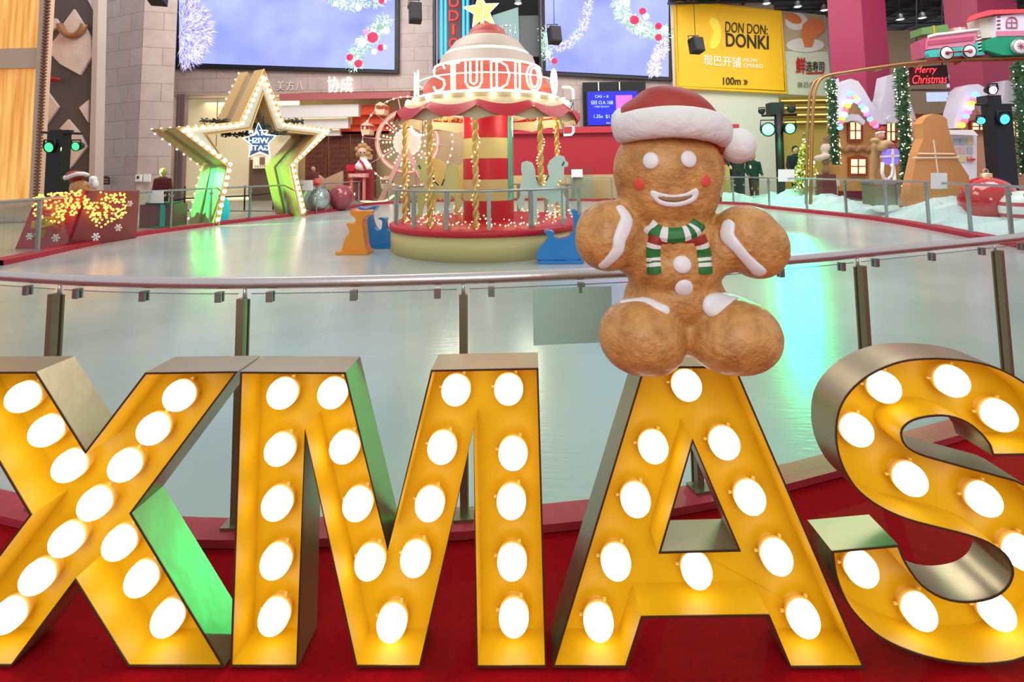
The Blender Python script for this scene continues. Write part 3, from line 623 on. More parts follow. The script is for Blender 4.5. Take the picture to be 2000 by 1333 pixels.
def frost(mb, cx, cy, R, n, Y, a0=0, a1=2 * PI):
    for i in range(n):
        a = random.uniform(a0, a1); r = R * random.random() ** .6; x, y = cx + math.cos(a) * r, cy + math.sin(a) * r * 1.1
        stroke(mb, x, y, a + random.uniform(-.7, .7), random.uniform(5, 16), random.uniform(.5, 1.1), Y - random.uniform(0, .03), random.choice((1, 2, 2, 3)))
def wreath(mb, pts, wid, n, Y, balls=(), mis=(4, 5, 5, 2)):
    for i in range(n):
        j = random.randrange(len(pts) - 1); t = random.random(); x = pts[j][0] + (pts[j + 1][0] - pts[j][0]) * t; y = pts[j][1] + (pts[j + 1][1] - pts[j][1]) * t
        a = random.uniform(0, 2 * PI); r = wid * random.random() ** .7; stroke(mb, x + math.cos(a) * r, y + math.sin(a) * r, a + random.uniform(-1, 1), random.uniform(4, 10), random.uniform(.8, 1.6), Y - random.uniform(0, .03), random.choice(mis))
    for (x, y, r, mi) in balls: mb.ball(W(x, y, Y - .03), (r * Y / F, .02, r * Y / F), 14, 8, mi=mi)
def screen(name, quad, pic, Y, label, deco):
    r = thing(name, label, 'video screen', W(sum(p[0] for p in quad) / 4, quad[2][1], Y + .1))
    part('frame', MB().prism([W(x, y, Y + .08) for x, y in quad], (0, .25, 0)), m_blackf, r)
    mb = MB(); mb.prism([W(x, y, Y) for x, y in pic], (0, .06, 0)); deco(mb, Y - .01); part('picture', mb, SCM, r, 'glowing picture of wreaths and frosted branches on lavender sky', fix=False)
def d1(mb, Y):
    frost(mb, 352, 60, 62, 1100, Y, -PI / 2, PI / 2); frost(mb, 368, 104, 26, 160, Y, -1, 2)
    wreath(mb, [(615, -40), (640, -8), (680, 8), (735, 0), (760, -20)], 14, 620, Y, [(745, 2, 6, 6), (655, 8, 5, 2), (700, 15, 7, 2), (636, -4, 6, 7)])
    wreath(mb, [(752, 40), (735, 62), (712, 82), (690, 112), (694, 128)], 15, 700, Y, [(728, 73, 11, 6), (708, 83, 9, 2), (744, 93, 7, 6), (683, 112, 7, 6), (700, 124, 8, 6), (751, 92, 5, 2), (715, 62, 6, 7), (755, 60, 7, 2), (731, 101, 6, 2), (742, 52, 6, 4)])
def d2(mb, Y):
    wreath(mb, [(1150, -10), (1148, 20), (1138, 55), (1120, 78), (1098, 92), (1078, 84)], 7, 420, Y, (), (1, 3, 1, 5)); wreath(mb, [(1063, 60), (1066, 90), (1072, 120)], 9, 200, Y, [(1083, 119, 6, 6), (1070, 105, 6, 2)])
    wreath(mb, [(1206, 0), (1218, 30), (1240, 48), (1270, 62), (1302, 66)], 14, 950, Y, [(1239, 39, 9, 6), (1255, 22, 7, 6), (1286, 51, 7, 6), (1286, 73, 7, 6), (1262, 32, 7, 2), (1252, 56, 7, 2), (1298, 58, 8, 2), (1224, 4, 7, 2), (1208, 15, 5, 2)])
    wreath(mb, [(1296, 88), (1284, 112), (1276, 142)], 10, 420, Y, (), (1, 2, 1, 3))
screen('video_screen', [(336, -60), (779, -60), (778, 143), (338, 132)], [(349, -60), (771, -60), (770, 136), (350, 122)], 27.6, 'big left video screen showing wreath and frosted tree on lavender, above the star gate', d1)
screen('video_screen', [(1056, -60), (1320, -60), (1317, 158), (1060, 146)], [(1063, -60), (1306, -60), (1306, 150), (1066, 138)], 27.6, 'big right video screen showing hanging wreaths on lavender, left of the yellow billboard', d2)
# hung loudspeakers
def speaker(pix, Y, lab):
    (x0, y0, x1, y1) = pix; r = thing('hanging_speaker', lab, 'loudspeaker', W((x0 + x1) / 2, y1, Y), 'black loudspeakers hung over the rink')
    c = W((x0 + x1) / 2, (y0 + y1) / 2, Y); wd, hg = (x1 - x0) * Y / F, (y1 - y0) * Y / F; R = Matrix.Rotation(.35, 3, 'Z') @ Matrix.Rotation(-.2, 3, 'X')
    part('cabinet', MB().box(c, (wd * .8, wd * .7, hg * .86), R=R), M('speaker_black', (22, 21, 24), .6), r)
    part('grille', MB().box(c + R @ Vector((0, -wd * .37, 0)), (wd * .7, .02, hg * .76), R=R), M('grille_dark', (48, 46, 50), .8), r)
    part('bracket', MB().tube([c + Vector((-wd * .5, 0, hg * .2)), c + Vector((-wd * .5, .1, hg * .62)), c + Vector((wd * .25, .1, hg * .62)), c + Vector((wd * .1, 0, hg * .4))], .02, 6), m_blackf, r)
    part('cable', MB().tube([c + Vector((0, .1, hg * .6)), Vector((c.x, c.y + .1, 10.5))], .012, 6), m_blackf, r)
speaker((796, 3, 826, 48), 20, 'black loudspeaker hung between the left screen and the vertical neon sign')
speaker((1069, 50, 1097, 88), 20, 'black loudspeaker hung before the left part of the right screen')
speaker((1346, 72, 1374, 106), 20, 'black loudspeaker hung before the yellow billboard')
speaker((290, -10, 326, 9), 18, 'black loudspeaker cut by the top of the photo over the stone pillar')

# ------------------------------------------------------------------ dark atrium gap with the vertical neon sign
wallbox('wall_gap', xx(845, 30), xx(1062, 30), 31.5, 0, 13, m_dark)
ns = thing('vertical_neon_sign', 'tall blue sign with red neon letters reading down STUDIO behind the carousel dome', 'neon sign', W(886, 112, 27))
part('blue_panel', MB().pbox(856, -70, 918, 116, 27, .4), M('deep_blue', (20, 60, 120), .3), ns)
for a in (860, 868, 903, 911): part('cyan_tube', MB().pbox(a, -70, a + 4, 114, 26.95, .06), em('cyan_neon', (40, 190, 250), 1.1), ns)
part('letter_back', MB().pbox(874, -70, 900, 118, 26.93, .06), M('wine_dark', (70, 12, 16), .4), ns)
for i, ch in enumerate('STUDIO'):
    y0 = -62 + i * 27
    part('letter', text_px(ch, 877 if ch != 'I' else 884, y0 + 2, 896 if ch != 'I' else 888, y0 + 22, 26.9, .05), em('red_neon', (255, 40, 34), 1.6), ns)
# steel columns and pale graphic glimpsed beside the star topper
for i, (a, b2, lab) in enumerate(((846, 851, 'black steel mullion left of the vertical neon sign'), (921, 926, 'black steel mullion right of the vertical neon sign'), (1052, 1056, 'black steel mullion at the edge of the right screen'))):
    solo('steel_mullion', MB().pbox(a, -70, b2, 160, 26.8, .2), M('mullion', (40, 42, 46), .4, .6), lab, 'mullion', 'black steel mullions of the dark atrium gap')
gl = thing('graphic_panel', 'pale patterned glass graphic right of the star topper', 'graphic', W(992, 90, 28.5))
part('sheet', MB().plate([(962, 30), (1012, 14), (1014, 80), (1000, 92), (964, 66)], 28.5, .12), M('pale_teal', (150, 184, 182), .4), gl)
part('marks', text_px('M T R A', 976, 48, 1010, 72, 28.45, .02), M('white_mark', (226, 236, 236), .5), gl)
wallbox('wall_gap_panel', xx(926, 28.5), xx(1060, 28.5), 28.6, zz(110, 28.6), zz(30, 28.6), M('gap_steel', (96, 104, 104), .4), .2)

# ------------------------------------------------------------------ blue information screen in its niche
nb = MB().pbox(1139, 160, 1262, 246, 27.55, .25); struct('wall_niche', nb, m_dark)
isn = thing('information_screen', 'blue information screen in the dark niche behind the gingerbread man hat', 'screen', W(1196, 245, 27.3))
part('frame', MB().pbox(1145, 177, 1247, 246, 27.35, .2), m_blackf, isn)
part('display', MB().pbox(1148, 179, 1245, 244, 27.3, .06), em('screen_blue', (18, 26, 190), 1.0), isn)
m_scw = em('screen_text', (170, 200, 255), 1.0)
for s_, a, b2, c, d in (('CAS ~ 8', 1162, 186, 1188, 191), ('EEE O.A 108', 1155, 197, 1197, 204), ('1 WEEK 25.0 NOW', 1160, 207, 1190, 210), ('1.35n  $1.50  1.5F', 1160, 224, 1222, 232), ('the week', 1184, 238, 1206, 242)):
    part('screen_line', text_px(s_, a, b2, c, d, 27.28, .01), m_scw, isn)
part('screen_picture', MB().pbox(1203, 186, 1235, 213, 27.28, .02), em('screen_magenta', (214, 90, 190), .9), isn)
part('hanger', MB().pbox(1168, 160, 1170, 178, 27.4, .05).pbox(1209, 160, 1211, 178, 27.4, .05), m_white, isn)

# ------------------------------------------------------------------ yellow billboard and sushi billboard
m_by = M('billboard_yellow', (240, 186, 14), .5, emit=.12, ecol=(240, 180, 0)); m_bk = M('print_black', (40, 30, 12), .6); m_bw = M('print_white', (252, 246, 226), .6, emit=.1)
YB = 27.2
bl_ = thing('yellow_billboard', 'large yellow shop billboard reading DON DON DONKI above the gingerbread man', 'billboard', W(1430, 178, YB))
part('board', MB().plate([(1318, -2), (1527, 21), (1537, 183), (1323, 172)], YB, .39), m_by, bl_)
fr = MB(); q4 = [(1321, 2), (1524, 25), (1533, 178), (1326, 167)]
fr.tube([W(x, y, YB - .02) for x, y in q4], .035, 6, True); part('border', fr, M('border_yellow', (255, 216, 50), .4, emit=.1), bl_)
part('brand_name', text_fit('DON DON:', [W(1416, 63, YB - .03), W(1499, 68, YB - .03), W(1499, 50, YB - .03), W(1417, 42, YB - .03)], (0, -1, 0), .03), m_bk, bl_)
part('brand_name', text_fit('DONKI', [W(1418, 91, YB - .03), W(1501, 97, YB - .03), W(1501, 70, YB - .03), W(1417, 64, YB - .03)], (0, -1, 0), .03, offset=.015), m_bk, bl_)
part('chinese_line', text_fit('现巴开铺', [W(1374, 127, YB - .03), W(1447, 134, YB - .03), W(1447, 112, YB - .03), W(1374, 107, YB - .03)], (0, -1, 0), .03, offset=.01), m_bw, bl_)
part('small_line', text_fit('NOW', [W(1452, 121, YB - .03), W(1480, 123, YB - .03), W(1480, 115, YB - .03), W(1452, 113, YB - .03)], (0, -1, 0), .03), m_bw, bl_)
part('small_line', text_fit('OPENED', [W(1452, 132, YB - .03), W(1490, 134, YB - .03), W(1490, 126, YB - .03), W(1452, 124, YB - .03)], (0, -1, 0), .03), m_bw, bl_)
part('distance_line', text_fit('100m »', [W(1412, 166, YB - .03), W(1460, 166, YB - .03), W(1460, 151, YB - .03), W(1412, 151, YB - .03)], (0, -1, 0), .03, offset=.008), m_bk, bl_)
mn = [(1392 + 17 * math.cos(a), 65 + 31 * math.sin(a)) for a in [(-PI * .55 + PI * 1.15 * i / 14) for i in range(15)]] + [(1386, 84), (1394, 62), (1385, 42)]
part('moon', MB().plate(mn, YB - .05, .04), M('moon_yellow', (252, 226, 60), .5, emit=.1), bl_)
sb = thing('sushi_billboard', 'billboard with a sushi photo over red and black writing beside the yellow one', 'billboard', W(1580, 187, YB + .3))
part('board', MB().plate([(1527, 21), (1612, 30), (1624, 188), (1538, 184)], YB + .2, .39), M('billboard_cream', (226, 230, 206), .6), sb)
part('photo_back', MB().plate([(1528, 22), (1610, 31), (1616, 100), (1534, 99)], YB + .16, .03), M('photo_tan', (196, 176, 146), .6), sb)
def elp(cx, cy, rx, ry, t=0, n=20): return [(cx + rx * math.cos(a) * math.cos(t) - ry * math.sin(a) * math.sin(t), cy + rx * math.cos(a) * math.sin(t) + ry * math.sin(a) * math.cos(t)) for a in [2 * PI * i / n for i in range(n)]]
part('bowl', MB().plate(elp(1573, 88, 37, 14), YB + .12, .03), M('bowl_white', (236, 234, 226), .5), sb)
part('bowl', MB().plate(elp(1556, 42, 22, 17), YB + .12, .03), M('bowl_white'), sb); part('salmon_slice', MB().plate(elp(1550, 36, 17, 9, .4), YB + .1, .03), M('salmon', (232, 130, 74), .5), sb)
part('salmon_slice', MB().plate([(1568, 48), (1582, 36), (1600, 37), (1612, 46), (1610, 60), (1590, 78), (1586, 92), (1572, 92), (1566, 72)], YB + .08, .03), M('salmon'), sb)
part('red_character', text_px('鲜', 1554, 112, 1573, 144, YB + .14, .03, offset=.02), M('print_red', (200, 36, 30), .6), sb); part('black_writing', text_px('选寿司', 1574, 120, 1609, 140, YB + .14, .03), m_bk, sb)
part('underline', MB().plate([(1574, 142), (1610, 140), (1608, 144), (1576, 145)], YB + .14, .03), M('print_red'), sb); part('small_writing', text_px('自己卢', 1558, 160, 1590, 171, YB + .14, .02), M('print_grey', (130, 130, 110), .6), sb)
wallbox('wall_under_billboard', xx(1322, 27.5), xx(1530, 27.5), 27.6, 0, 11.5, M('pale_wall', (216, 212, 200), .6))
wallbox('wall_behind_sushi', xx(1527, 27.8), xx(1640, 27.8), 27.8, zz(188, 27.8, 1580), 9.6, M('pale_wall'))
# lit shelves right of the pale wall
sh_ = thing('lit_shop_shelves', 'shop front with glowing yellow horizontal shelves below the sushi billboard', 'shelves', W(1575, 300, 27))
part('back', MB().pbox(1522, 186, 1632, 390, 28.4, .1), M('shelf_olive', (196, 170, 80), .5, emit=.15), sh_)
for y in (198, 212, 226, 240): part('shelf', MB().pbox(1524, y, 1630, y + 3, 28.0, .4), M('shelf_brown', (140, 100, 40), .5), sh_); part('light_strip', MB().pbox(1526, y - 3, 1628, y - 1, 27.98, .03), em('warm_shelf', (255, 226, 120), 1.3), sh_)

# ------------------------------------------------------------------ left edge: golden facade, lattice facade
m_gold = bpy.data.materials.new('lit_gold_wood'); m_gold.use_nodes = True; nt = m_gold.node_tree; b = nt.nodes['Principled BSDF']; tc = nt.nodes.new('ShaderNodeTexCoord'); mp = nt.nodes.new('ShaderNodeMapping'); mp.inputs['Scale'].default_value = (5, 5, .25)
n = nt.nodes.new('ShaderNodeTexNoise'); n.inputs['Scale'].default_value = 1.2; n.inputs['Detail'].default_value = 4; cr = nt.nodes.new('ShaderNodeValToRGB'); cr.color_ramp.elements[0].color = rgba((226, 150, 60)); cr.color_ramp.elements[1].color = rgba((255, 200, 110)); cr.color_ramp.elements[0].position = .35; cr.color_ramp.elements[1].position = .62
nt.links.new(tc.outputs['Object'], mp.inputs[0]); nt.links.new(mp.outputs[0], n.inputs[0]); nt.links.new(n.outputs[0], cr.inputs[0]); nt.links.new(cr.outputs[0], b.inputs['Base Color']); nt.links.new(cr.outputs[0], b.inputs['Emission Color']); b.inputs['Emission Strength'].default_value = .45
YL = 17.0
gf = thing('gold_facade', 'tall glowing golden wood facade with cream rails at the left edge', 'facade', (xx(20, YL), YL, 0))
part('lower_panel', MB().pbox(-90, 134, 66, 392, YL + .1, .15), m_gold, gf); part('upper_panel', MB().pbox(-90, -60, 72, 97, YL + .1, .15), m_gold, gf)
m_cream = M('cream_stone', (196, 170, 146), .5)
part('cross_rail', MB().pbox(-90, 95, 74, 134, YL - .05, .3), m_cream, gf); part('base_rail', MB().pbox(-90, 392, 70, 425, YL - .1, .35), m_cream, gf)
def vstrip(mb, x0t, x0b, wt, wb, Y, th, y0=-60, y1=400, mi=0): return mb.plate([(x0t, y0), (x0t + wt, y0), (x0b + wb, y1), (x0b, y1)], Y, th, mi=mi)
part('edge_post', vstrip(MB(), 80, 56, 12, 12, YL - .15, .3), m_cream, gf)
bd = MB()
for i in range(64): 
    y = -20 + i * 6.4; x = 93 - (y + 60) * .058 - 1.5; bd.pbox(x - 2, y, x + 5, y + 3.4, YL - .2, .12)
part('beaded_strip', bd, M('bead_brown', (112, 66, 44), .5), gf)
part('strip_back', vstrip(MB(), 90, 63, 10, 10, YL - .08, .2), M('strip_cream', (214, 180, 150), .5), gf)
lf = thing('lattice_facade', 'tall facade with dark diagonal lattice bands over pale panels left of the stone pillar', 'facade', (xx(140, 19), 19, 0))
part('pale_panel', vstrip(MB(), 92, 84, 96, 84, 19.4, .2, -60, 420), M('lattice_pale', (226, 214, 210), .5, noise=.08, nscale=2), lf)
m_lat = M('lattice_dark', (84, 76, 80), .5)
def z1p(x, y): return (x / 2.564, y / 2.564)
part('dark_lattice', vstrip(MB(), 92, 84, 96, 84, 19.2, .15, -60, 420), m_lat, lf)
for pl_ in ([(370, 45), (420, 125), (440, 160), (455, 190), (460, 280), (400, 375), (300, 320), (243, 260), (250, 225), (300, 165), (322, 110)], [(248, 90), (280, 92), (298, 118), (250, 165)], [(230, 450), (292, 535), (218, 640)], [(442, 500), (395, 540), (440, 612)], [(340, 598), (398, 665), (434, 735), (360, 830), (330, 862), (240, 862), (240, 790), (325, 760), (325, 655), (298, 645)], [(470, -60), (470, 60), (420, -40)]):
    part('pale_panel', MB().plate([z1p(*q) for q in pl_], 19.12, .08), M('lattice_pale'), lf)
part('red_lamp', MB().ball(W(*z1p(268, 398), 19.0), (.28, .1, .1), 12, 8), M('scarf_red'), lf)
part('bronze_ring', MB().tube([W(z1p(360 + 62 * math.cos(a), 110 + 70 * math.sin(a))[0], z1p(0, 110 + 70 * math.sin(a))[1], 19.0) for a in [PI * .05 + PI * .9 * i / 12 for i in range(13)]], .12, 8), M('bronze', (150, 104, 70), .4), lf)
part('edge_post', vstrip(MB(), 184, 172, 9, 12, 19.0, .4, -60, 400), M('post_beige', (190, 176, 166), .5), lf)
part('top_amber_panel', MB().plate([(152, -60), (184, -60), (182, 40), (170, 40), (150, 5)], 19.3, .08), M('amber_glass', (170, 110, 50), .4, emit=.1), lf)
wallbox('wall_left', xx(-400, 19.8), xx(150, 23.5), 23.6, 0, 11.5, m_beige)
# ------------------------------------------------------------------ carousel
CX, CY = -1.07, 10.85; CC = Vector((CX, CY, 0))
ca = thing('carousel', 'striped carousel with a lit STUDIO crown, star top and glass rail on the ice', 'carousel', (CX, CY, .006))
m_cc = M('carousel_cream', (204, 190, 128), .4); m_cr = M('carousel_red', (196, 24, 44), .4); m_ccl = M('dome_cream', (216, 196, 176), .45); m_sal = M('dome_red', (204, 92, 78), .45)
m_neon = M('warm_neon', (255, 236, 200), .5, emit=2.6); m_neon_ns = M('warm_neon_soft', (255, 238, 206), .5, emit=2.4, sample=False)
def L_(prof, mat, name, lab=None, n=64): return part(name, MB().lathe(prof, CC, n), mat, ca, lab)
L_([(0, .006), (2.0, .006), (2.0, .43), (1.9, .43)], m_cc, 'base_drum')
L_([(1.9, .42), (2.02, .43), (2.03, .52), (1.98, .55), (0, .55)], m_cr, 'base_rim', 'red rim and deck of the base')
for z0, z1, mt in ((.55, .96, m_cr), (.96, 1.39, m_cc), (1.39, 1.82, m_cr), (1.82, 2.24, m_cc), (2.24, 2.72, m_cr)): L_([(.53, z0), (.53, z1)], mt, 'column_band', 'red band of the centre column' if mt is m_cr else 'cream band of the centre column', 40)
part('mirror_strip', MB().lathe([(.536, .96), (.536, 2.70)], CC, 4, a0=-.62, a1=-.12), M('mirror_teal', (120, 214, 196), .1, .6), ca)
# canopy skirt with red zigzag band
sk = MB(); n = 144; rows = []
def lobes(a): return abs(math.sin(a * 6))
prof = [(1.60, 2.92), (1.70, 2.86), (1.80, 2.78), (1.90, 2.68)]
for i in range(n + 1):
    a = 2 * PI * i / n; lo = lobes(a); col = []
    zb = 2.74 - .20 * lo; zr = zb + .13
    for t in range(7):
        u = t / 6; r = 1.60 + .36 * u ** .8; z = 2.95 + (zb - 2.95) * u ** 1.2
        col.append(Vector((CX + r * math.cos(a), CY + r * math.sin(a), z)))
    rows.append(col)
for i in range(n):
    for t in range(6): sk.add([rows[i][t], rows[i + 1][t], rows[i + 1][t + 1], rows[i][t + 1]], [(0, 1, 2, 3)], 1 if t >= 3 else 0, True)
va = MB()
for i in range(n):
    q_ = []
    for j in (i, i + 1):
        a = 2 * PI * j / n; lo = lobes(a); c_, s_ = math.cos(a), math.sin(a); q_.append((Vector((CX + 1.80 * c_, CY + 1.80 * s_, 2.74)), Vector((CX + 1.86 * c_, CY + 1.86 * s_, 2.56 - .07 * (1 - lo)))))
    va.add([q_[0][0], q_[1][0], q_[1][1], q_[0][1]], [(0, 1, 2, 3)], 0, True)
part('valance', va, M('valance_cream', (206, 196, 156), .4), ca, 'cream scalloped valance hanging under the red hem')
part('canopy_skirt', sk, [M('skirt_cream', (226, 206, 160), .4), m_cr], ca, 'scalloped cream canopy skirt with wavy red hem')
wv = MB()
for i in range(n):
    p = []
    for j in (i, i + 1):
        a = 2 * PI * j / n; zc = 2.84 - .11 * lobes(a); r = 1.795 + (.05 * lobes(a)); p += [Vector((CX + r * math.cos(a), CY + r * math.sin(a), zc + .04)), Vector((CX + (r + .05) * math.cos(a), CY + (r + .05) * math.sin(a), zc - .06))]
L_([(.5, 2.72), (1.6, 2.90)], M('ceiling_cream', (206, 190, 140), .5), 'canopy_ceiling')
L_([(1.50, 2.90), (1.64, 2.92), (1.66, 3.0), (1.50, 3.04)], M('cornice_cream', (232, 214, 170), .4), 'cornice', n=72)
L_([(1.36, 3.02), (1.36, 3.30), (1.06, 3.74)], m_sal, 'lower_drum', 'red drum behind the crown letters')
for r, z0, z1, mt in ((1.40, 3.02, 3.08, m_ccl),): L_([(r, z0), (r, z1)], mt, 'drum_band')
L_([(1.12, 3.70), (1.10, 3.76), (1.05, 3.78), (.98, 3.98), (.86, 4.02)], m_ccl, 'middle_tier')
L_([(1.0, 3.82), (.93, 3.97)], m_sal, 'tier_band', 'red band of the middle tier')
L_([(.88, 4.04), (.86, 4.10), (.82, 4.14), (.70, 4.30), (.55, 4.40), (.47, 4.42)], m_ccl, 'upper_dome')
L_([(.50, 4.42), (.47, 4.46), (.44, 4.47), (.42, 4.5)], m_sal, 'dome_ring'); L_([(.40, 4.50), (.36, 4.60), (.26, 4.68), (.14, 4.72), (0, 4.73)], m_sal, 'top_cap')
def ring(r, z, rad, name='neon_ring', mt=None): return part(name, MB().tube([CC + Vector((r * math.cos(a), r * math.sin(a), z)) for a in [2 * PI * i / 72 for i in range(72)]], rad, 6, True), mt or m_neon, ca)
ring(1.13, 3.72, .022); ring(.88, 4.04, .022); ring(1.52, 3.06, .02)
part('letter_ring', MB().tube([CC + Vector((1.47 * math.cos(a), 1.47 * math.sin(a), 3.40)) for a in [2 * PI * i / 72 for i in range(72)]], .012, 6, True), m_neon_ns, ca)
# crown letters, outline neon
def ring_letter(ch, deg, wd, z0=3.08, z1=3.60, r=1.50, sc=1):
    vs, fs = text_mesh(ch, .5); x0 = min(v.x for v in vs); x1 = max(v.x for v in vs); y0 = min(v.y for v in vs); y1 = max(v.y for v in vs)
    out = []
    for v in vs:
        u = (v.x - x0) / (x1 - x0) - .5; a = math.radians(deg) + u * wd / r; rr = r + .035 * v.z
        out.append(CC + Vector((rr * math.sin(a), -rr * math.cos(a), z0 + (z1 - z0) * (v.y - y0) / (y1 - y0))))
    mb = MB(); mb.add(out, fs); return mb
m_lf = M('letter_face', (250, 226, 180), .4, emit=.75, ecol=(255, 220, 170), sample=False)
def strokes_letter(ch, deg, wd):
    # double neon outline strokes: real tubes bent round the crown
    S = {'S': [[(1, .82), (.85, .97), (.5, 1), (.15, .95), (0, .8), (.08, .6), (.5, .5), (.92, .4), (1, .2), (.85, .05), (.5, 0), (.15, .03), (0, .18)]], 'T': [[(0, 1), (1, 1)], [(.38, 1), (.38, 0), (.62, 0), (.62, 1)]],
         'U': [[(0, 1), (0, .25), (.15, .06), (.5, 0), (.85, .06), (1, .25), (1, 1)], [(.3, 1), (.3, .25), (.5, .15), (.7, .25), (.7, 1)]], 'D': [[(0, 0), (0, 1), (.5, 1), (.85, .85), (1, .5), (.85, .15), (.5, 0), (0, 0)], [(.3, 0), (.3, 1)]],
         'I': [[(0, 0), (0, 1), (1, 1), (1, 0), (0, 0)]], 'O': [[(.5 + .5 * math.cos(t), .5 + .5 * math.sin(t)) for t in [2 * PI * i / 18 for i in range(19)]], [(.5 + .28 * math.cos(t), .5 + .38 * math.sin(t)) for t in [2 * PI * i / 18 for i in range(19)]]], 'N': [[(0, 0), (0, 1), (1, 0), (1, 1)], [(.2, 0), (.2, .7)]]}
    mb = MB()
    for st in S[ch]:
        pts = []
        for (u, v) in st: a = math.radians(deg) + (u - .5) * wd / 1.52; pts.append(CC + Vector((1.54 * math.sin(a), -1.54 * math.cos(a), 3.09 + .50 * v)))
        mb.tube(pts, .021, 6)
    return mb
for ch, dg, wd in (('S', -31, .27), ('T', -19, .26), ('U', -4, .30), ('D', 14.5, .34), ('I', 27, .09), ('O', 41, .36), ('N', -64, .30), ('O', 66, .28), ('S', 150, .27), ('T', 162, .26), ('U', 177, .3), ('D', 195, .34), ('I', 208, .09), ('O', 222, .36)):
    lt = part('crown_letter', strokes_letter(ch, dg, wd), m_neon_ns, ca, 'white neon letter ' + ch, fix=False)
bulbs(ca, [CC + Vector((1.69 * math.sin(a), -1.69 * math.cos(a), 2.965)) for a in [math.radians(-6 + 15 * i) for i in range(24)]], .055, M('carousel_bulb', (255, 240, 200), .4, emit=5), 'crown_bulb')
# star topper
def starpts(c, R, r, n=5, a0=PI / 2): return [(c[0] + (R if i % 2 == 0 else r) * math.cos(a0 + PI * i / n), c[1] + (R if i % 2 == 0 else r) * math.sin(a0 + PI * i / n)) for i in range(2 * n)]
sp = starpts((0, 0), .40, .17, 5, PI / 2 + .12)
for az, nm in ((.12, 'star_plate'), (.12 + PI / 2, 'star_plate')):
    R = Matrix.Rotation(az, 3, 'Z'); c = CC + Vector((-.12, 0, 5.02)); b_ = MB(); b_.prism([c + R @ Vector((x, -.03, y)) for x, y in sp], R @ Vector((0, .06, 0)))
    part(nm, b_, M('star_cream', (255, 226, 150), .4, emit=.55, ecol=(255, 220, 130)), ca, 'glowing cream star plate')
    part('star_outline', MB().tube([c + R @ Vector((x * 1.02, -.035, y * 1.02)) for x, y in sp], .014, 6, True), m_neon_ns, ca)
part('star_stem', MB().tube([CC + Vector((-.02, 0, 4.7)), CC + Vector((-.1, 0, 4.9))], .04, 8), m_sal, ca)
# twisted poles wrapped with fairy lights
m_pole = M('gold_pole', (226, 190, 110), .3, .5); m_fl = M('fairy_light', (255, 226, 150), .4, emit=4, sample=False); m_brass = M('brass', (214, 176, 70), .3, .8)
for dg, zb in ((-2, .55), (40, 1.30), (-33, .55), (-122, .55), (120, .55), (170, .55), (-75, .55)):
    a = math.radians(dg); c = CC + Vector((1.72 * math.sin(a), -1.72 * math.cos(a), 0)); r = 1.72
    hx = []; z = zb; tw = MB()
    for ph in (0, PI): tw.tube([c + Vector((.028 * math.cos(z_ * 16 + ph), .028 * math.sin(z_ * 16 + ph), z_)) for z_ in [zb + (2.80 - zb) * i / 70 for i in range(71)]], .034, 8)
    po = part('twisted_pole', tw, m_pole, ca, fix=False)
    pts = [c + Vector((.075 * math.cos(z_ * 9), .075 * math.sin(z_ * 9), z_)) for z_ in [zb + (2.76 - zb) * i / 26 for i in range(27)]]
    fl = MB()
    for p in pts: fl.ball(p, .014, 6, 4)
    part('fairy_lights', fl, m_fl, po, kind='stuff', fix=False)
    # fleur finial in brass
    fb = MB(); fb.ball(c + Vector((0, -.02, 2.78)), (.03, .02, .09), 10, 8)
    for s in (-1, 1): fb.tube([c + Vector((s * .0, -.02, 2.70)), c + Vector((s * .07, -.02, 2.73)), c + Vector((s * .09, -.02, 2.79)), c + Vector((s * .05, -.02, 2.80))], .016, 6)
    part('fleur_ornament', fb, m_brass, po, fix=False)
gl_ = MB()
for i in range(260):
    a = random.uniform(0, 2 * PI); r = 1.62 + random.uniform(-.1, .1); p = CC + Vector((r * math.sin(a), -r * math.cos(a), 2.80 + random.uniform(-.05, .05)))
    gl_.box(p, (.07, .012, .02), R=Euler((random.random() * 3, random.random() * 3, random.random() * 3)).to_matrix())
part('gold_garland', gl_, m_brass, ca, kind='stuff', fix=False)
fl = MB()
for i in range(170):
    a = random.uniform(-PI, PI); r = random.uniform(1.25, 1.75); p = CC + Vector((r * math.sin(a), -r * math.cos(a), .57 + abs(random.gauss(0, .09)))); fl.ball(p, random.uniform(.010, .018), 6, 4)
part('deck_fairy_lights', fl, m_fl, ca, 'warm fairy lights heaped on the deck', 'stuff', fix=False)
for k_ in range(4):
    l_ = bpy.data.lights.new('canopy_fill', 'POINT'); l_.energy = 24; l_.color = (1, .9, .72); l_.shadow_soft_size = .3; o_ = bpy.data.objects.new('canopy_fill', l_); COL.objects.link(o_); o_.parent = ca; an = PI / 4 + k_ * PI / 2; o_.location = (1.2 * math.cos(an), 1.2 * math.sin(an), 2.6)  # added point fills that brighten the horses in the canopy's shade
# glass rail
for i in range(16):
    a0 = 2 * PI * i / 16 + .1; a1 = a0 + 2 * PI / 16
    part('rail_glass', MB().lathe([(1.955, .60), (1.955, 1.21)], CC, 6, a0=a0 + .01, a1=a1 - .01), m_glass2, ca, 'curved glass panel', fix=False)
    p = CC + Vector((1.93 * math.cos(a0), 1.93 * math.sin(a0), .89)); part('rail_post', MB().box(p, (.05, .07, .68), a0), m_rail, ca)
part('rail_top', MB().tube([CC + Vector((1.955 * math.cos(a), 1.955 * math.sin(a), 1.225)) for a in [2 * PI * i / 72 for i in range(72)]], .022, 8, True), m_rail, ca)
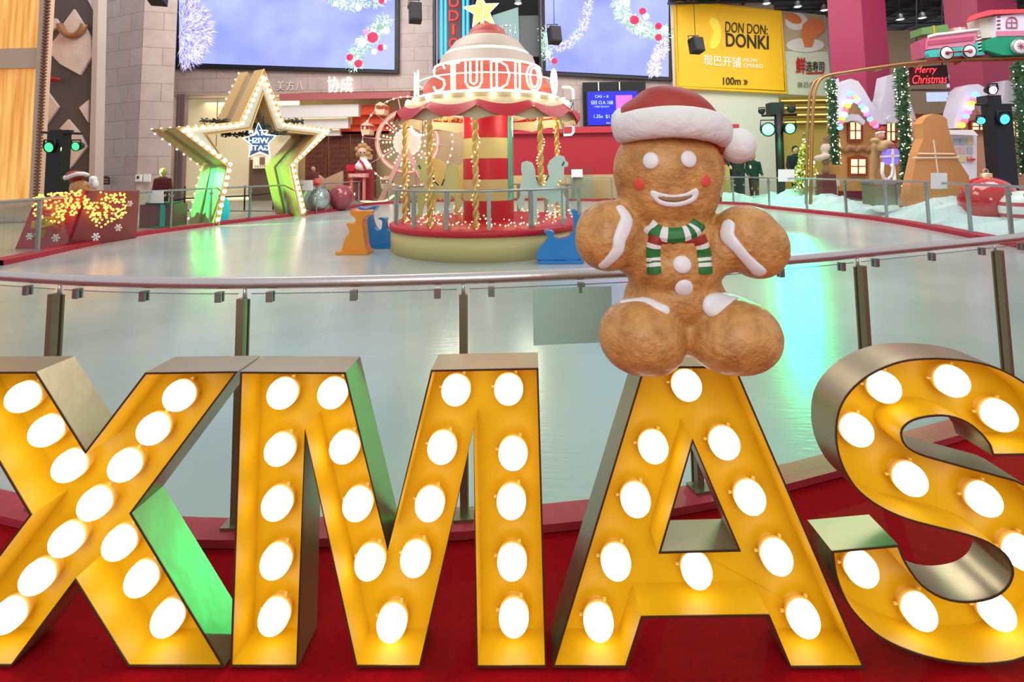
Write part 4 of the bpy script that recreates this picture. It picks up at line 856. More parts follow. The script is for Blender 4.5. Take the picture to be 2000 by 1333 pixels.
# horses: flat cut-outs
HZ = [(1015, 770), (1040, 763), (1062, 770), (1070, 792), (1082, 798), (1080, 818), (1062, 822), (1060, 865), (1048, 895), (1040, 870), (1030, 905), (1050, 940), (1070, 975), (1062, 1040), (1075, 1075), (1045, 1075), (1042, 1030), (1030, 990), (1010, 1005), (985, 985), (960, 970), (930, 960), (925, 1010), (932, 1060), (925, 1110), (895, 1120), (905, 1070), (900, 1010), (885, 960), (868, 970), (862, 1010), (840, 1030), (828, 990), (850, 960), (845, 915), (858, 880), (850, 835), (852, 800), (878, 790), (905, 800), (918, 830), (922, 870), (935, 905), (960, 912), (980, 890), (985, 850), (978, 820), (990, 790)]
HP = [(x / 2.516 + 680, y / 2.516) for x, y in HZ]
def horse(dx, dy, sc, mirror, Y, mat, lab):
    cx, cy = 1058, 375; o = [((cx + (x - cx) * sc * (-1 if mirror else 1)) + dx, cy + (y - cy) * sc + dy) for x, y in HP]
    h = part('horse', MB().plate(o, Y, .06), mat, ca, lab)
    mk = MB()
    for seg in ([(1062, 795), (1052, 815)], [(985, 860), (975, 885), (955, 905)], [(925, 870), (938, 905)]):
        mk.tube([W((cx + (x / 2.516 + 680 - cx) * sc * (-1 if mirror else 1)) + dx, cy + (y / 2.516 - cy) * sc + dy, Y - .01) for x, y in seg], .012, 6)
    part('markings', mk, M('horse_dark', (40, 60, 56), .6), h)
m_ht = M('horse_mint', (206, 236, 222), .5); m_hy = M('horse_yellow', (214, 204, 130), .5)
horse(0, 0, 1, False, 9.6, m_ht, 'pale mint flat cut-out horse'); horse(-200, 2, .92, True, 9.55, m_hy, 'yellowish flat cut-out horse'); horse(-178, -4, .85, True, 11.9, m_hy, 'yellowish flat cut-out horse at the back')
# viewfinder corner brackets in white neon, fixed to the canopy edge
for pts in ([(1098, 170), (1112, 170), (1119, 175), (1120, 193)], [(1120, 248), (1120, 258), (1116, 263), (1101, 264)], [(803, 246), (805, 258), (812, 264), (824, 264)]):
    Yk = 9.9; b_ = part('corner_bracket', MB().tube([W(x, y, Yk) for x, y in pts], .022, 8), m_neon_ns, ca, 'white neon corner bracket')
    part('bracket_arm', MB().tube([W(pts[-1][0], pts[-1][1], Yk), CC + (W(pts[-1][0], pts[-1][1], Yk) - CC) * Vector((1, 1, 1)).x * .0 + Vector(((W(pts[-1][0], 0, Yk).x - CX) * .95, -1.55 * .6, 2.75))], .012, 6), m_rail, b_)

# ------------------------------------------------------------------ skating aids on the ice
m_or = M('orange_plastic', (240, 150, 30), .3, coat=.4); m_bl = M('blue_plastic', (16, 130, 206), .3, coat=.4)
def aid(outline, Y, th, mat, lab, handle=None, runner=None):
    r = thing('skating_aid', lab, 'skating aid', W(sum(p[0] for p in outline) / len(outline), max(p[1] for p in outline), Y + th / 2), 'plastic animal skating aids')
    sm = crom([(x, y, 0) for x, y in outline], 4, True)
    b_ = part('body', MB().prism([W(p.x, p.y, Y) for p in sm], (0, th, 0)), mat, r); bv = b_.modifiers.new('bevel', 'BEVEL'); bv.width = .05; bv.segments = 3; bv.limit_method = 'ANGLE'; bv.angle_limit = math.radians(60)
    if handle: part('handlebar', MB().tube([W(x, y, Y + th / 2) + Vector((0, d, 0)) for x, y, d in handle], .035, 10), mat if len(handle) > 3 else mat, r)
    if runner:
        fl_ = W(runner[0], runner[2], Y); z = .012
        part('runner', MB().box(((W(runner[0], runner[2], Y).x + W(runner[1], runner[2], Y).x) / 2, Y + th / 2, .035), (W(runner[1], runner[2], Y).x - W(runner[0], runner[2], Y).x, th + .1, .05)), mat, r)
def gY(py, px): return G(px, py).y
aid([(686, 411), (700, 413), (718, 412), (722, 418), (708, 430), (709, 455), (712, 480), (714, 497), (671, 497), (670, 478), (676, 462), (682, 455), (680, 445), (676, 440), (680, 436), (691, 438), (694, 428), (684, 418)], gY(498, 690), .30, m_or, 'orange plastic animal skating aid with a flared top, nearest left of the carousel', None, (657, 719, 497))
aid([(700, 404), (714, 408), (733, 402), (733, 409), (724, 418), (727, 436), (734, 449), (744, 448), (746, 432), (738, 428), (744, 425), (754, 428), (752, 434), (755, 448), (767, 456), (765, 482), (738, 487), (716, 484), (714, 452), (716, 420), (702, 411)], gY(486, 740), .2, m_bl, 'blue plastic animal skating aid standing right behind the orange one', None, (716, 766, 485))
aid([(1052, 488), (1064, 474), (1071, 466), (1069, 459), (1063, 455), (1066, 451), (1077, 452), (1083, 456), (1081, 464), (1092, 468), (1110, 464), (1120, 450), (1119, 420), (1116, 414), (1120, 410), (1127, 412), (1130, 420), (1146, 416), (1150, 424), (1138, 440), (1140, 480), (1136, 506), (1090, 508), (1050, 507)], gY(508, 1090) - .38, .22, m_bl, 'blue plastic whale skating aid partly hidden by the left arm of the gingerbread man', None, (1050, 1140, 507))
# ------------------------------------------------------------------ star wish gate
def z2p(x, y): return (x / 3.174 + 300, y / 3.174 + 100)
ga, gb2 = G(424, 441), G(592, 423)
GU = (gb2 - ga); GU.z = 0; GU.normalize(); GN = Vector((-GU.y, GU.x, 0))      # GN: depth, away from the viewer and to the left
def gp(x, y, off=0): return WP(x, y, ga + GN * off, GN)
def guv(p): q = p - ga; return Vector((q.dot(GU), q.z))
def gun(u, off): return ga + GU * u[0] + GN * off + Vector((0, 0, u[1]))
# star: outer outline and inner opening (open at the bottom between the legs)
outz = [(680, 112), (803, 440), (1106, 486), (872, 706), (948, 1022), (905, 1026), (838, 716), (998, 520), (758, 492), (676, 262), (600, 484), (330, 520), (468, 716), (400, 1086), (366, 1090), (452, 712), (132, 474), (530, 440)]
outp = [guv(gp(*z2p(x, y))) for x, y in outz]
for q in outp:
    if q.y < .25: q.y = .006
root = thing('star_gate', 'giant golden star arch with light bulbs along its edge, standing at the far left', 'arch', gun((1.5, 0), .5))
m_sg = M('star_gold', (196, 160, 104), .35, .2); m_sf = M('star_face', (206, 202, 182), .4); m_ch2 = M('star_channel', (150, 132, 110), .5); m_lipe = M('star_lip', (228, 190, 120), .4)
def slab(u, off, th, mat, name, lab=None): b_ = MB(); b_.prism([gun(q, off) for q in u], GN * th); return part(name, b_, mat, root, lab)
inner = offset2d([tuple(q) for q in outp], .07)
slab(outp, .0, .46, [m_sg], 'front_star'); slab(inner, .46, .34, [m_ch2], 'recessed_core'); slab(outp, .80, .46, [m_sg], 'rear_star')
slab(inner, -.012, .012, [m_sf], 'star_face', 'pale face of the star')
n_out = [q for q in outp]
def edge_pts(step, off, inset):
    # outer edge: from right foot up and over to left foot
    oo = offset2d([tuple(q) for q in outp], inset); seq = [oo[i] for i in (4, 3, 2, 1, 0, 17, 16, 15, 14)]
    return [gun(Vector((p.x, p.y)), off) for p in walk([Vector((q.x, q.y, 0)) for q in seq], step, step / 2)]
m_sb = M('star_bulb', (255, 240, 206), .4, emit=3.2, sample=False)
ep = edge_pts(.215, -.05, .09); random.shuffle(ep)
bulbs(root, ep, .062, m_sb, 'edge_bulb', limit=100)
ep = edge_pts(.26, 1.29, .0); b_ = MB()
for p in ep: b_.ball(p, .035, 6, 4)
part('rear_edge_bulbs', b_, m_sb, root, 'row of bulbs along the rear edge', 'stuff', fix=False)
tr = MB(); oo = offset2d([tuple(q) for q in outp], .0)
tr.tube([gun(q, -.03) for q in outp], .022, 6, True); part('front_lip', tr, m_lipe, root)
# green stage light inside the gate and cyan lamp on the floor
cyl = thing('floor_lamp_unit', 'round cyan glowing stage lamp on the floor at the left foot of the star gate', 'stage lamp', W(432, 436, 16.6))
part('housing', MB().lathe([(.0, .01), (.2, .01), (.24, .3), (.22, .62), (.12, .78), (0, .8)], Vector((W(432, 436, 16.6).x, 16.6, .01)), 18), M('cyan_housing', (20, 190, 200), .4, emit=.5, ecol=(0, 200, 210)), cyl)
lp = W(441, 420, 17.2)
spot('green_gate_spot', tuple(W(148, 286, 14.2)), tuple(gun((.0, .9), .6)), 5000, (.04, 1, .22), 30, .4, .1)
spot('green_gate_spot', tuple(W(96, 288, 14.2)), tuple(gun((3.1, 1.3), .6)), 6000, (.25, 1, .2), 20, .5, .1)
# garland branches
def branch(x, y, L_, Y, lab):
    mb = MB()
    for i in range(int(L_ * 2.2)):
        px = x + random.uniform(0, L_); py = y + random.gauss(0, 2.2); a = random.uniform(-.6, .6) + (PI if random.random() < .5 else 0); l = random.uniform(4, 9)
        p = W(px, py, Y + random.uniform(-.15, .15)); q = W(px + math.cos(a) * l, py + math.sin(a) * l, Y); d = (q - p); n_ = Vector((d.z, 0, -d.x)) * .18
        mb.add([p, p + d * .5 + n_ + Vector((0, .02, 0)), q, p + d * .5 - n_], [(0, 1, 2, 3)])
    mb.tube([W(x, y, Y), W(x + L_, y + 1, Y)], .03, 6)
    solo('evergreen_branch', mb, M('branch_dark', (64, 66, 54), .8), lab, 'branch', 'dark evergreen branches fixed on the star gate', fix=False)
branch(392, 236, 52, 16.0, 'dark evergreen branch lying on the left arm of the star gate'); branch(556, 236, 36, 17.4, 'dark evergreen branch lying on the right arm of the star gate'); branch(432, 262, 55, 16.6, 'dark evergreen branch hanging left of the neon star sign'); branch(528, 260, 28, 17.2, 'dark evergreen branch hanging right of the neon star sign')
branch(486, 246, 40, 17.0, 'dark evergreen branch hanging above the neon star sign')
# neon sign, read from behind
nsg = thing('neon_star_sign', 'blue-white neon star sign with mirrored words STAR WISH GATE hanging in the gate', 'neon sign', W(507, 308, 16.9))
m_nb = M('ice_neon', (200, 230, 255), .5, emit=2.4, ecol=(190, 225, 255), sample=False)
sp2 = [(505, 240), (515, 262), (539, 265), (524, 280), (528, 306), (507, 298), (486, 307), (490, 282), (474, 270), (497, 262)]
part('outline', MB().tube([W(x, y, 16.9) for x, y in sp2], .018, 6, True), m_nb, nsg)
part('backing', MB().plate([(505, 244), (514, 264), (535, 267), (521, 280), (524, 302), (507, 295), (489, 303), (493, 282), (479, 271), (499, 264)], 16.95, .03), M('neon_backing', (70, 86, 120), .4), nsg)
for s_, x0, y0, x1, y1 in (('STAR', 486, 254, 524, 265), ('WISH', 486, 269, 525, 280), ('GATE', 486, 284, 527, 294)):
    part('word', text_px(s_, x0, y0, x1, y1, 16.84, .03, mirror=True), m_nb, nsg, 'mirrored word ' + s_)
part('hanger', MB().tube([W(496, 262, 16.9), W(500, 205, 17.4)], .012, 6).tube([W(514, 262, 16.9), W(514, 205, 17.4)], .012, 6), m_blackf, nsg)
# crowd barrier behind the gate
cbx = thing('crowd_barrier', 'thin black crowd barrier standing behind the star gate', 'barrier', W(480, 400, 21.5) * Vector((1, 1, 0)).x if False else Vector((W(455, 400, 21.5).x, 21.5, .01)))
for x in (361, 478, 534): part('post', MB().tube([Vector((W(x, 380, 21.5).x, 21.5, .01)), Vector((W(x, 380, 21.5).x, 21.5, 1.05))], .035, 8), m_blackf, cbx)
part('belt', MB().tube([W(340, 392, 21.5), W(361, 388, 21.5), W(478, 383, 21.5), W(534, 377, 21.5), W(590, 379, 21.5)], .03, 6), m_blackf, cbx)

# ------------------------------------------------------------------ ferris wheel
YF = 26.3
fw = thing('ferris_wheel', 'small decorated ferris wheel with rows of bulbs, left behind the carousel', 'ferris wheel', Vector((xx(790, YF), YF, .01)))
m_pk = M('wheel_pink', (214, 160, 150), .4); m_fb = M('wheel_bulb', (255, 226, 180), .4, emit=2.2, sample=False)
def circ(cx, cy, r, n=48): return [(cx + r * math.cos(2 * PI * i / n), cy + r * math.sin(2 * PI * i / n)) for i in range(n)]
for r, th in ((62, .05), (56, .04), (88, .03)): part('wheel_rim', MB().tube([W(x, y, YF) for x, y in circ(796, 277, r)], th, 8, True), m_pk, fw)
part('rim_neon', MB().tube([W(x, y, YF - .06) for x, y in circ(796, 277, 59)], .025, 6, True), M('rose_neon', (255, 190, 160), .5, emit=1.4, sample=False), fw)
hb = MB(); hb.prism([W(x, y, YF - .45) for x, y in circ(795, 278, 28, 10)], (0, .25, 0)); part('hub', hb, M('hub_cream', (224, 206, 190), .4), fw)
for k_ in range(10):
    a = 2 * PI * k_ / 10 + .1; c, s = math.cos(a), math.sin(a)
    part('spoke', MB().tube([W(796 + 28 * c, 277 + 28 * s, YF - .2), W(796 + 86 * c, 277 + 86 * s, YF - .1)], .03, 6), m_pk, fw)
bp_ = [W(x, y, YF - .12) for x, y in circ(796, 277, 88, 40)] + [W(x, y, YF - .5) for x, y in circ(795, 278, 26, 18)]
for k_ in range(10):
    a = 2 * PI * k_ / 10 + .1
    for r in (34, 41, 48, 55): 
        for da in ((-.13, .13) if r < 50 else (0,)): bp_.append(W(796 + r * math.cos(a + da), 277 + r * math.sin(a + da), YF - .25))
bulbs(fw, bp_, .055, m_fb, 'bulb', limit=100)
for s in (-1, 1):
    part('support_leg', bar(MB(), W(792, 290, YF - .6), W(762 + (s > 0) * 70, 398, YF - .6) * Vector((1, 1, 1)) if False else W(740 if s < 0 else 850, 398, YF - .6), .22, .14), m_pk, fw); part('support_leg', bar(MB(), W(790, 290, YF + .5), W(748 if s < 0 else 840, 394, YF + .5), .18, .12), m_pk, fw)
part('base_neon', MB().tube([W(x, y, YF - .7) for x, y in ((692, 378), (706, 392), (730, 396), (752, 394), (770, 382))], .06, 8), M('warm_strip'), fw)
for ang in (200, 232, 168, 120, 60, 300, 330):
    a = math.radians(ang); cx, cy = 796 + 88 * math.cos(a), 277 + 88 * math.sin(a); g = MB()
    g.plate([(cx - 9, cy + 6), (cx + 9, cy + 6), (cx + 7, cy + 16), (cx - 7, cy + 16)], YF - .5, .8); g.plate([(cx - 10, cy - 2), (cx, cy - 9), (cx + 10, cy - 2)], YF - .5, .8); g.tube([W(cx - 8, cy, YF - .1), W(cx - 8, cy + 8, YF - .1)], .03, 6); g.tube([W(cx + 8, cy, YF - .1), W(cx + 8, cy + 8, YF - .1)], .03, 6)
    part('cabin', g, M('cabin_cream', (220, 196, 160), .5), fw)

# ------------------------------------------------------------------ things beyond the rail, left half
def ball_thing(name, px, py, r_px, Y, mat, lab, cat='ornament', cap=None):
    c = W(px, py, Y); r = r_px * Y / F; c.z = r + .01
    root_ = thing(name, lab, cat, Vector((c.x, c.y, .01))); part('globe', MB().ball(c, r, 32, 20), mat, root_)
    if cap: t = MB().lathe([(r * .2, -.02), (r * .2, r * .16), (0, r * .2)], c + Vector((0, 0, r * .96)), 16); part('cap', t, cap, root_); part('cap_ring', MB().tube([c + Vector((r * .1 * math.cos(a), 0, r * 1.2 + r * .1 * math.sin(a))) for a in [2 * PI * i / 12 for i in range(12)]], .015, 6, True), cap, root_)
    return root_, c, r
r1, c1, _ = ball_thing('silver_bauble', 618, 386, 26, 19.9, M('silver_gloss', (176, 190, 186), .12, .6), 'big silver ball ornament right of the star gate')
r2, c2, _ = ball_thing('red_bauble', 666, 386, 25, 20.8, M('dull_red_gloss', (146, 58, 66), .2, coat=.5), 'big dull red ball ornament beside the silver one, left of the carousel')
solo('wooden_star', MB().plate([(622, 342), (632, 350), (668, 334), (668, 362), (672, 372), (646, 372), (624, 366)], 21.5, .15).tube([Vector((xx(646, 21.6), 21.6, 0.01)), Vector((xx(646, 21.6), 21.6, zz(368, 21.6, 646)))], .04, 6), M('star_wood', (186, 150, 120), .6), 'pale wooden star tip standing behind the silver and red balls', 'star')
sn = Vector((xx(619, 19.3), 19.3, 0)); rp = thing('red_puppet', 'small orange-red bird face figure standing right of the star gate foot', 'figure', sn + Vector((0, 0, .01)))
part('head', MB().ball(W(619, 357, 19.3), (.16, .14, .18), 16, 10), M('coral', (220, 92, 74), .5), rp); part('beak', MB().ball(W(619, 360, 19.15), (.09, .07, .04), 12, 8), M('dark_beak', (120, 30, 30), .5), rp); part('stand', MB().tube([sn + Vector((0, 0, .01)), W(619, 366, 19.3)], .03, 6), m_rail, rp)
# doll figure above a red planter
dl = thing('doll_figure', 'curly haired doll figure in white with a red scarf beside the ferris wheel', 'figure', Vector((xx(708, 23.6), 23.6, 0.01))); Yd = 23.6; kd = Yd / F
part('body', blob([(W(709, 324, Yd), (15 * kd, .25, 11 * kd)), (W(709, 316, Yd), (10 * kd, .2, 8 * kd)), (W(700, 326, Yd), (8 * kd, .16, 8 * kd)), (W(718, 326, Yd), (8 * kd, .16, 8 * kd))], .05, 3), m_white, dl, fix=False)
part('head', MB().ball(W(708, 297, Yd), (10 * kd, .22, 9 * kd), 18, 12), M('doll_skin', (206, 170, 140), .5), dl, fix=False)
hr = MB()
for (x, y) in ((698, 292), (700, 302), (704, 286), (712, 285), (718, 291), (719, 301)): hr.ball(W(x, y, Yd + .05), 6 * kd, 10, 8)
part('hair', hr, M('doll_hair', (170, 130, 80), .8), dl, fix=False)
part('scarf', MB().tube([W(702, 312, Yd - .25), W(708, 318, Yd - .28), W(714, 332, Yd - .28)], .05, 8), m_cr, dl)
part('eye', MB().ball(W(704, 298, Yd - .22), .035, 8, 6), m_blackf, dl, fix=False); part('eye', MB().ball(W(712, 298, Yd - .22), .035, 8, 6), m_blackf, dl, fix=False)
part('pedestal', MB().pbox(694, 332, 724, 392, Yd - .1, .5), M('pedestal_red', (140, 30, 36), .5), dl)
rpot = solo('red_planter', MB().pbox(676, 322, 692, 334, 23.4, .4).pbox(680, 334, 688, 391, 23.5, .2), m_cr, 'small red planter on a post left of the doll figure', 'planter')
nsx = solo('lettered_bench', MB().pbox(680, 339, 716, 347, 23.0, .3).pbox(684, 347, 688, 391, 23.1, .15).pbox(708, 347, 712, 391, 23.1, .15), M('bench_rose', (220, 130, 120), .5), 'low pink ledge with pale letters in front of the doll figure', 'ledge')
part('lettering', text_px('SPARKLE', 683, 341, 713, 346, 22.98, .02), m_white, nsx)

# tall open gift box with cascading fairy lights
gx = thing('giant_gift_box', 'giant red open gift box with gold bow and snowflakes, spilling fairy lights at left', 'gift box', G(120, 486))
m_gr = M('gift_red', (186, 48, 70), .35, noise=.08, nscale=2); m_gr2 = M('gift_red_shaded', (132, 52, 56), .4)  # browner second red carries the shade of the turned sides
A0, B0, C0, D0 = G(34, 487), G(130, 487), G(262, 466), G(150, 458)
A1, B1, C1, D1 = [WP(x, y, p, Vector((0, 1, 0))) for x, y, p in ((74, 388, A0), (170, 372, B0), (268, 372, C0), (180, 372, D0))]
def wallq(a, b, c, d, th): n_ = (b - a).cross(d - a).normalized() * th; return MB().prism([a, b, c, d], n_)
for q in (A0, B0, C0, D0): q.z = .01
part('left_panel', wallq(A0, B0, B1, A1, .05), m_gr, gx, 'bright red leaning panel'); part('right_panel', wallq(B0, C0, C1, B1, .05), m_gr2, gx, 'red side panel with its shade held in a browner colour')
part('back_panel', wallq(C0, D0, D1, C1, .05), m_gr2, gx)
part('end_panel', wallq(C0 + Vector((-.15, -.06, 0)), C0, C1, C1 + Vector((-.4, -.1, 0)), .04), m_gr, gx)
def flake(px, py, r, Y):
    mb = MB(); c = W(px, py, Y); k_ = r * Y / F
    for i in range(6):
        a = PI * i / 3; d = Vector((math.cos(a), 0, math.sin(a))) * k_; mb.tube([c, c + d], .016, 6)
        for s in (-.5, .5): e = Vector((math.cos(a + s), 0, math.sin(a + s))) * k_ * .4; mb.tube([c + d * .55, c + d * .55 + e], .012, 6)
    return mb
for px, py, r, Y in ((58, 462, 7, A0.y - .15), (109, 465, 8, B0.y - .15), (187, 463, 8, 11.0), (231, 445, 7, 11.6), (253, 398, 6, 12.2)): part('snowflake', flake(px, py, r, Y), m_white, gx, fix=False)
bw = MB()
for pts in ([(72, 440), (62, 432), (60, 446), (72, 446)], [(74, 440), (84, 428), (98, 430), (96, 442), (76, 446)], [(72, 446), (66, 460), (76, 466), (80, 452)], [(66, 436), (84, 424), (100, 426), (84, 440)]):
    bw.plate(pts, A0.y - .3, .1)
part('bow', bw, M('gold_ribbon', (206, 170, 56), .35, .3), gx, 'gold ribbon bow')
m_fw = M('warm_fairy', (255, 190, 84), .4, emit=2, sample=False)
pts = []
for i in range(330):
    if i % 2: a = random.uniform(66, 158); y = 372 + random.random() ** 1.2 * (34 + 26 * math.sin((a - 60) / 100 * PI)); px, py = a + random.gauss(0, 1.5), y + (158 - a) * .10; Y = 10.72
    else: a = random.uniform(163, 246); t = (a - 163) / 83; y = 376 + random.random() ** .9 * (70 * math.sin(min(1, t * 1.4 + .05) * PI * .62 + .3)) ; px, py = a, y; Y = 10.8 + (px - 163) / 83 * 1.1
    pts.append(W(px, py, Y + random.uniform(-.1, .1)))
bulbs(gx, pts, .023, m_fw, 'fairy_bulb', limit=100, u=8, v=6)
# santa-hatted gingerbread head peeking over the gift box
sgm = thing('hatted_gingerbread_figure', 'small gingerbread figure with red and white santa hat behind the giant gift box', 'figure', Vector((xx(155, 13.2), 13.2, .01))); Yg = 13.2; kg = Yg / F
part('body', blob([(W(156, 368, Yg), (19 * kg, .2, 17 * kg)), (W(158, 400, Yg), (17 * kg, .18, 26 * kg)), (W(158, 430, Yg), (18 * kg, .18, 22 * kg)), (W(180, 376, Yg), (10 * kg, .12, 10 * kg)), (W(172, 388, Yg), (12 * kg, .12, 10 * kg))], .04, 5), m_gb, sgm, fix=False)
part('santa_hat', blob([(W(146, 344, Yg), (17 * kg, .19, 11 * kg)), (W(156, 342, Yg), (12 * kg, .15, 8 * kg)), (W(138, 346, Yg), (10 * kg, .12, 8 * kg))], .03, 4), M('hat_red'), sgm, fix=False)
hb_ = MB()
hb_.tube([W(x, y, Yg - d) for x, y, d in ((128, 348, 0), (134, 346, .18), (150, 340, .24), (164, 340, .2), (170, 342, 0))], 4.2 * kg, 10)
part('hat_band', hb_, M('hat_white'), sgm); part('hat_ball', MB().ball(W(129, 347, Yg - .12), 5 * kg, 14, 10), M('hat_white'), sgm, fix=False)
part('white_cuff', blob([(W(182, 350, Yg), (7 * kg, .1, 6.5 * kg)), (W(187, 360, Yg), (4 * kg, .08, 9 * kg)), (W(180, 356, Yg), (5 * kg, .08, 5 * kg))], .02, 3), m_white, sgm, fix=False)
# black lamp tower with green stage lamps
def lamp_head(r, px, py, rad, Y, col, lab, aim=(0, -1, -.15), strength=3):
    c = W(px, py, Y); k_ = rad * Y / F; d = Vector(aim).normalized(); R = d.to_track_quat('Z', 'Y').to_matrix()
    h = part('lamp_head', MB().lathe([(0, -k_ * 1.9), (k_ * .7, -k_ * 1.8), (k_ * .95, -k_ * 1.0), (k_ * 1.15, 0), (k_ * 1.15, k_ * .15), (k_ * .95, k_ * .15)], c, 20, R=R), m_blackf, r)
    part('lens', MB().lathe([(0, k_ * .25), (k_ * .5, k_ * .2), (k_ * .93, k_ * .05)], c, 20, R=R), col, h, lab)
    part('yoke', MB().tube([c + Vector((-k_ * 1.2, 0, 0)), c + Vector((-k_ * 1.1, 0, k_ * 1.5)), c + Vector((k_ * 1.1, 0, k_ * 1.5)), c + Vector((k_ * 1.2, 0, 0))], .025, 6), m_blackf, h)
m_green = M('green_lens', (60, 255, 120), .4, emit=2.6, ecol=(50, 255, 110)); m_teal = M('teal_lens', (70, 250, 220), .4, emit=2.2, ecol=(60, 245, 215))
Yt = 14.6
lt_ = thing('lamp_tower', 'black lamp tower with two round green stage lamps at the far left', 'lamp stand', Vector((xx(113, Yt), Yt, .01)))
part('tower', MB().box((xx(113, Yt), Yt, (zz(262, Yt, 113)) / 2 + .01), (30 * Yt / F, .3, zz(262, Yt, 113))), m_blackf, lt_)
part('crossbar', MB().tube([W(82, 259, Yt), W(160, 261, Yt)], .035, 8), m_blackf, lt_); part('crown_clamp', MB().pbox(96, 254, 132, 262, Yt - .1, .2), m_blackf, lt_)
lamp_head(lt_, 96, 288, 10, Yt - .2, m_green, 'glowing green lens'); lamp_head(lt_, 148, 286, 8.5, Yt - .2, m_green, 'glowing green lens')
# podium and teal ribbon parcel
pd = thing('ribbon_parcel', 'low dark rose parcel with a teal ribbon beside the giant red gift box', 'gift box', Vector((xx(305, 14.8), 14.8, .01)))
part('box', MB().pbox(272, 400, 338, 458, 14.9, .6), M('rose_brown', (122, 66, 72), .5), pd); part('ribbon', MB().pbox(312, 399, 320, 459, 14.85, .7), M('teal_ribbon', (40, 176, 160), .4), pd); part('tray', MB().pbox(284, 396, 328, 400, 14.85, .6), M('dark_tray', (34, 52, 46), .4), pd)
part('base', MB().pbox(292, 443, 344, 459, 14.75, .8), M('teal_base', (20, 140, 110), .4), pd)
# counter behind and wall panels
wpn = solo('wall_notice', MB().pbox(280, 340, 293, 355, 20.95, .06), m_paper, 'small white sheet fixed low on the stone pillar', 'notice')
wsw = thing('wall_dispenser', 'small white rounded dispenser on the stone pillar left of the sheet', 'dispenser', W(269, 355, 20.9)); part('case', MB().pbox(264, 341, 274, 355, 20.9, .12), m_white, wsw); part('opening', MB().pbox(267, 344, 271, 349, 20.88, .04), M('dark_edge'), wsw)
wpl = thing('wall_plaque', 'dark plaque with rounded top low on the stone pillar', 'plaque', W(205, 361, 21.3)); part('plate', MB().plate([(197, 361), (197, 348), (201, 344), (209, 344), (213, 348), (213, 361)], 21.3, .06), M('plaque_dark', (62, 50, 44), .5), wpl); part('marks', MB().pbox(200, 350, 210, 352, 21.27, .02).pbox(200, 355, 210, 357, 21.27, .02), M('plaque_mark', (160, 140, 120), .5), wpl)
# people
def person(px, ptop, pbot, Y, lab, shirt, hair, face=True, hands=None, trouser=(30, 30, 36)):
    H = (pbot - ptop) * Y / F; x = xx(px, Y, (ptop + pbot) / 2); z0 = .012; H = W(px, ptop, Y).z - z0; base = Vector((x, Y, z0)); r = thing('person', lab, 'person', base)
    def q(a, b_, c): return base + Vector((a * H, b_ * H, c * H))
    el = []
    def limb(p, qv, r0, r1, n=6):
        for i in range(n + 1): t = i / n; el.append((p.lerp(qv, t), [(r0 + (r1 - r0) * t) * H] * 3))
    limb(q(-.05, 0, .47), q(-.055, -.01, .26), .052, .038); limb(q(-.055, -.01, .26), q(-.055, .01, .04), .036, .024); limb(q(.05, 0, .47), q(.055, -.01, .26), .052, .038); limb(q(.055, -.01, .26), q(.055, .01, .04), .036, .024)
    el.append((q(-.055, -.03, .02), (.026 * H, .06 * H, .02 * H))); el.append((q(.055, -.03, .02), (.026 * H, .06 * H, .02 * H)))
    for t in range(6): c = .48 + t * .06; el.append((q(0, 0, c), ((.085 + .012 * t * (t < 5)) * H, .058 * H, .05 * H)))
    limb(q(0, 0, .80), q(0, 0, .88), .032, .03, 3); el.append((q(0, -.005, .93), (.05 * H, .06 * H, .068 * H)))
    hs = hands or [(-.14, -.12, .52), (.14, -.12, .52)]
    for s, hnd in zip((-1, 1), hs):
        sh, elb = q(s * .12, 0, .79), q(s * .155, .0, .63); hp = q(*hnd); limb(sh, elb, .034, .027); limb(elb, hp, .026, .018)
        d = (hp - elb).normalized()
        el.append((hp + d * .02 * H, (.022 * H, .014 * H, .024 * H)))
    part('body', blob(el, H * .014, 2), M('skin', (206, 160, 132), .5), r, fix=False)
    el2 = []
    for t in range(6): c = .47 + t * .064; el2.append((q(0, 0, c), ((.098 + .010 * t * (t < 5)) * H, .072 * H, .075 * H)))
    for s, hnd in zip((-1, 1), hs):
        sh, elb = q(s * .12, 0, .79), q(s * .155, .0, .63); hp = q(*hnd)
        for i in range(5): t = i / 4; el2.append((sh.lerp(elb, t), [(.042 - .008 * t) * H] * 3))
        for i in range(4): t = i / 4; el2.append((elb.lerp(hp, t), [(.033 - .006 * t) * H] * 3))
    part('shirt', blob(el2, H * .016, 2), M('shirt_%d_%d_%d' % shirt, shirt, .8), r, fix=False)
    el3 = []
    for s in (-1, 1):
        for i in range(15): t = i / 14; el3.append((q(s * .05, 0, .47).lerp(q(s * .055, 0, .06), t), [(.06 - .026 * t) * H] * 3))
    part('trousers', blob(el3, H * .016, 2), M('trouser_%d_%d_%d' % trouser, trouser, .8), r, fix=False)
    part('hair', blob([(q(0, .008, .955), (.056 * H, .064 * H, .052 * H)), (q(0, .03, .92), (.052 * H, .045 * H, .05 * H))], H * .012, 2), M('hair_%d_%d_%d' % hair, hair, .8), r, fix=False)
    for s in (-1, 1): part('eye', MB().ball(q(s * .02, -.062, .93), .006 * H, 8, 6), m_blackf, r, fix=False)
    part('nose', MB().ball(q(0, -.066, .918), (.008 * H, .012 * H, .012 * H), 8, 6), M('skin'), r, fix=False)
    return r
person(316, 329, 470, 15.9, 'person in a dark red top with blond hair standing behind the ribbon parcel', (96, 26, 34), (186, 170, 90))
person(612, 323, 420, 22.5, 'person in a dark red top seen right of the star gate foot', (90, 30, 30), (40, 26, 22))
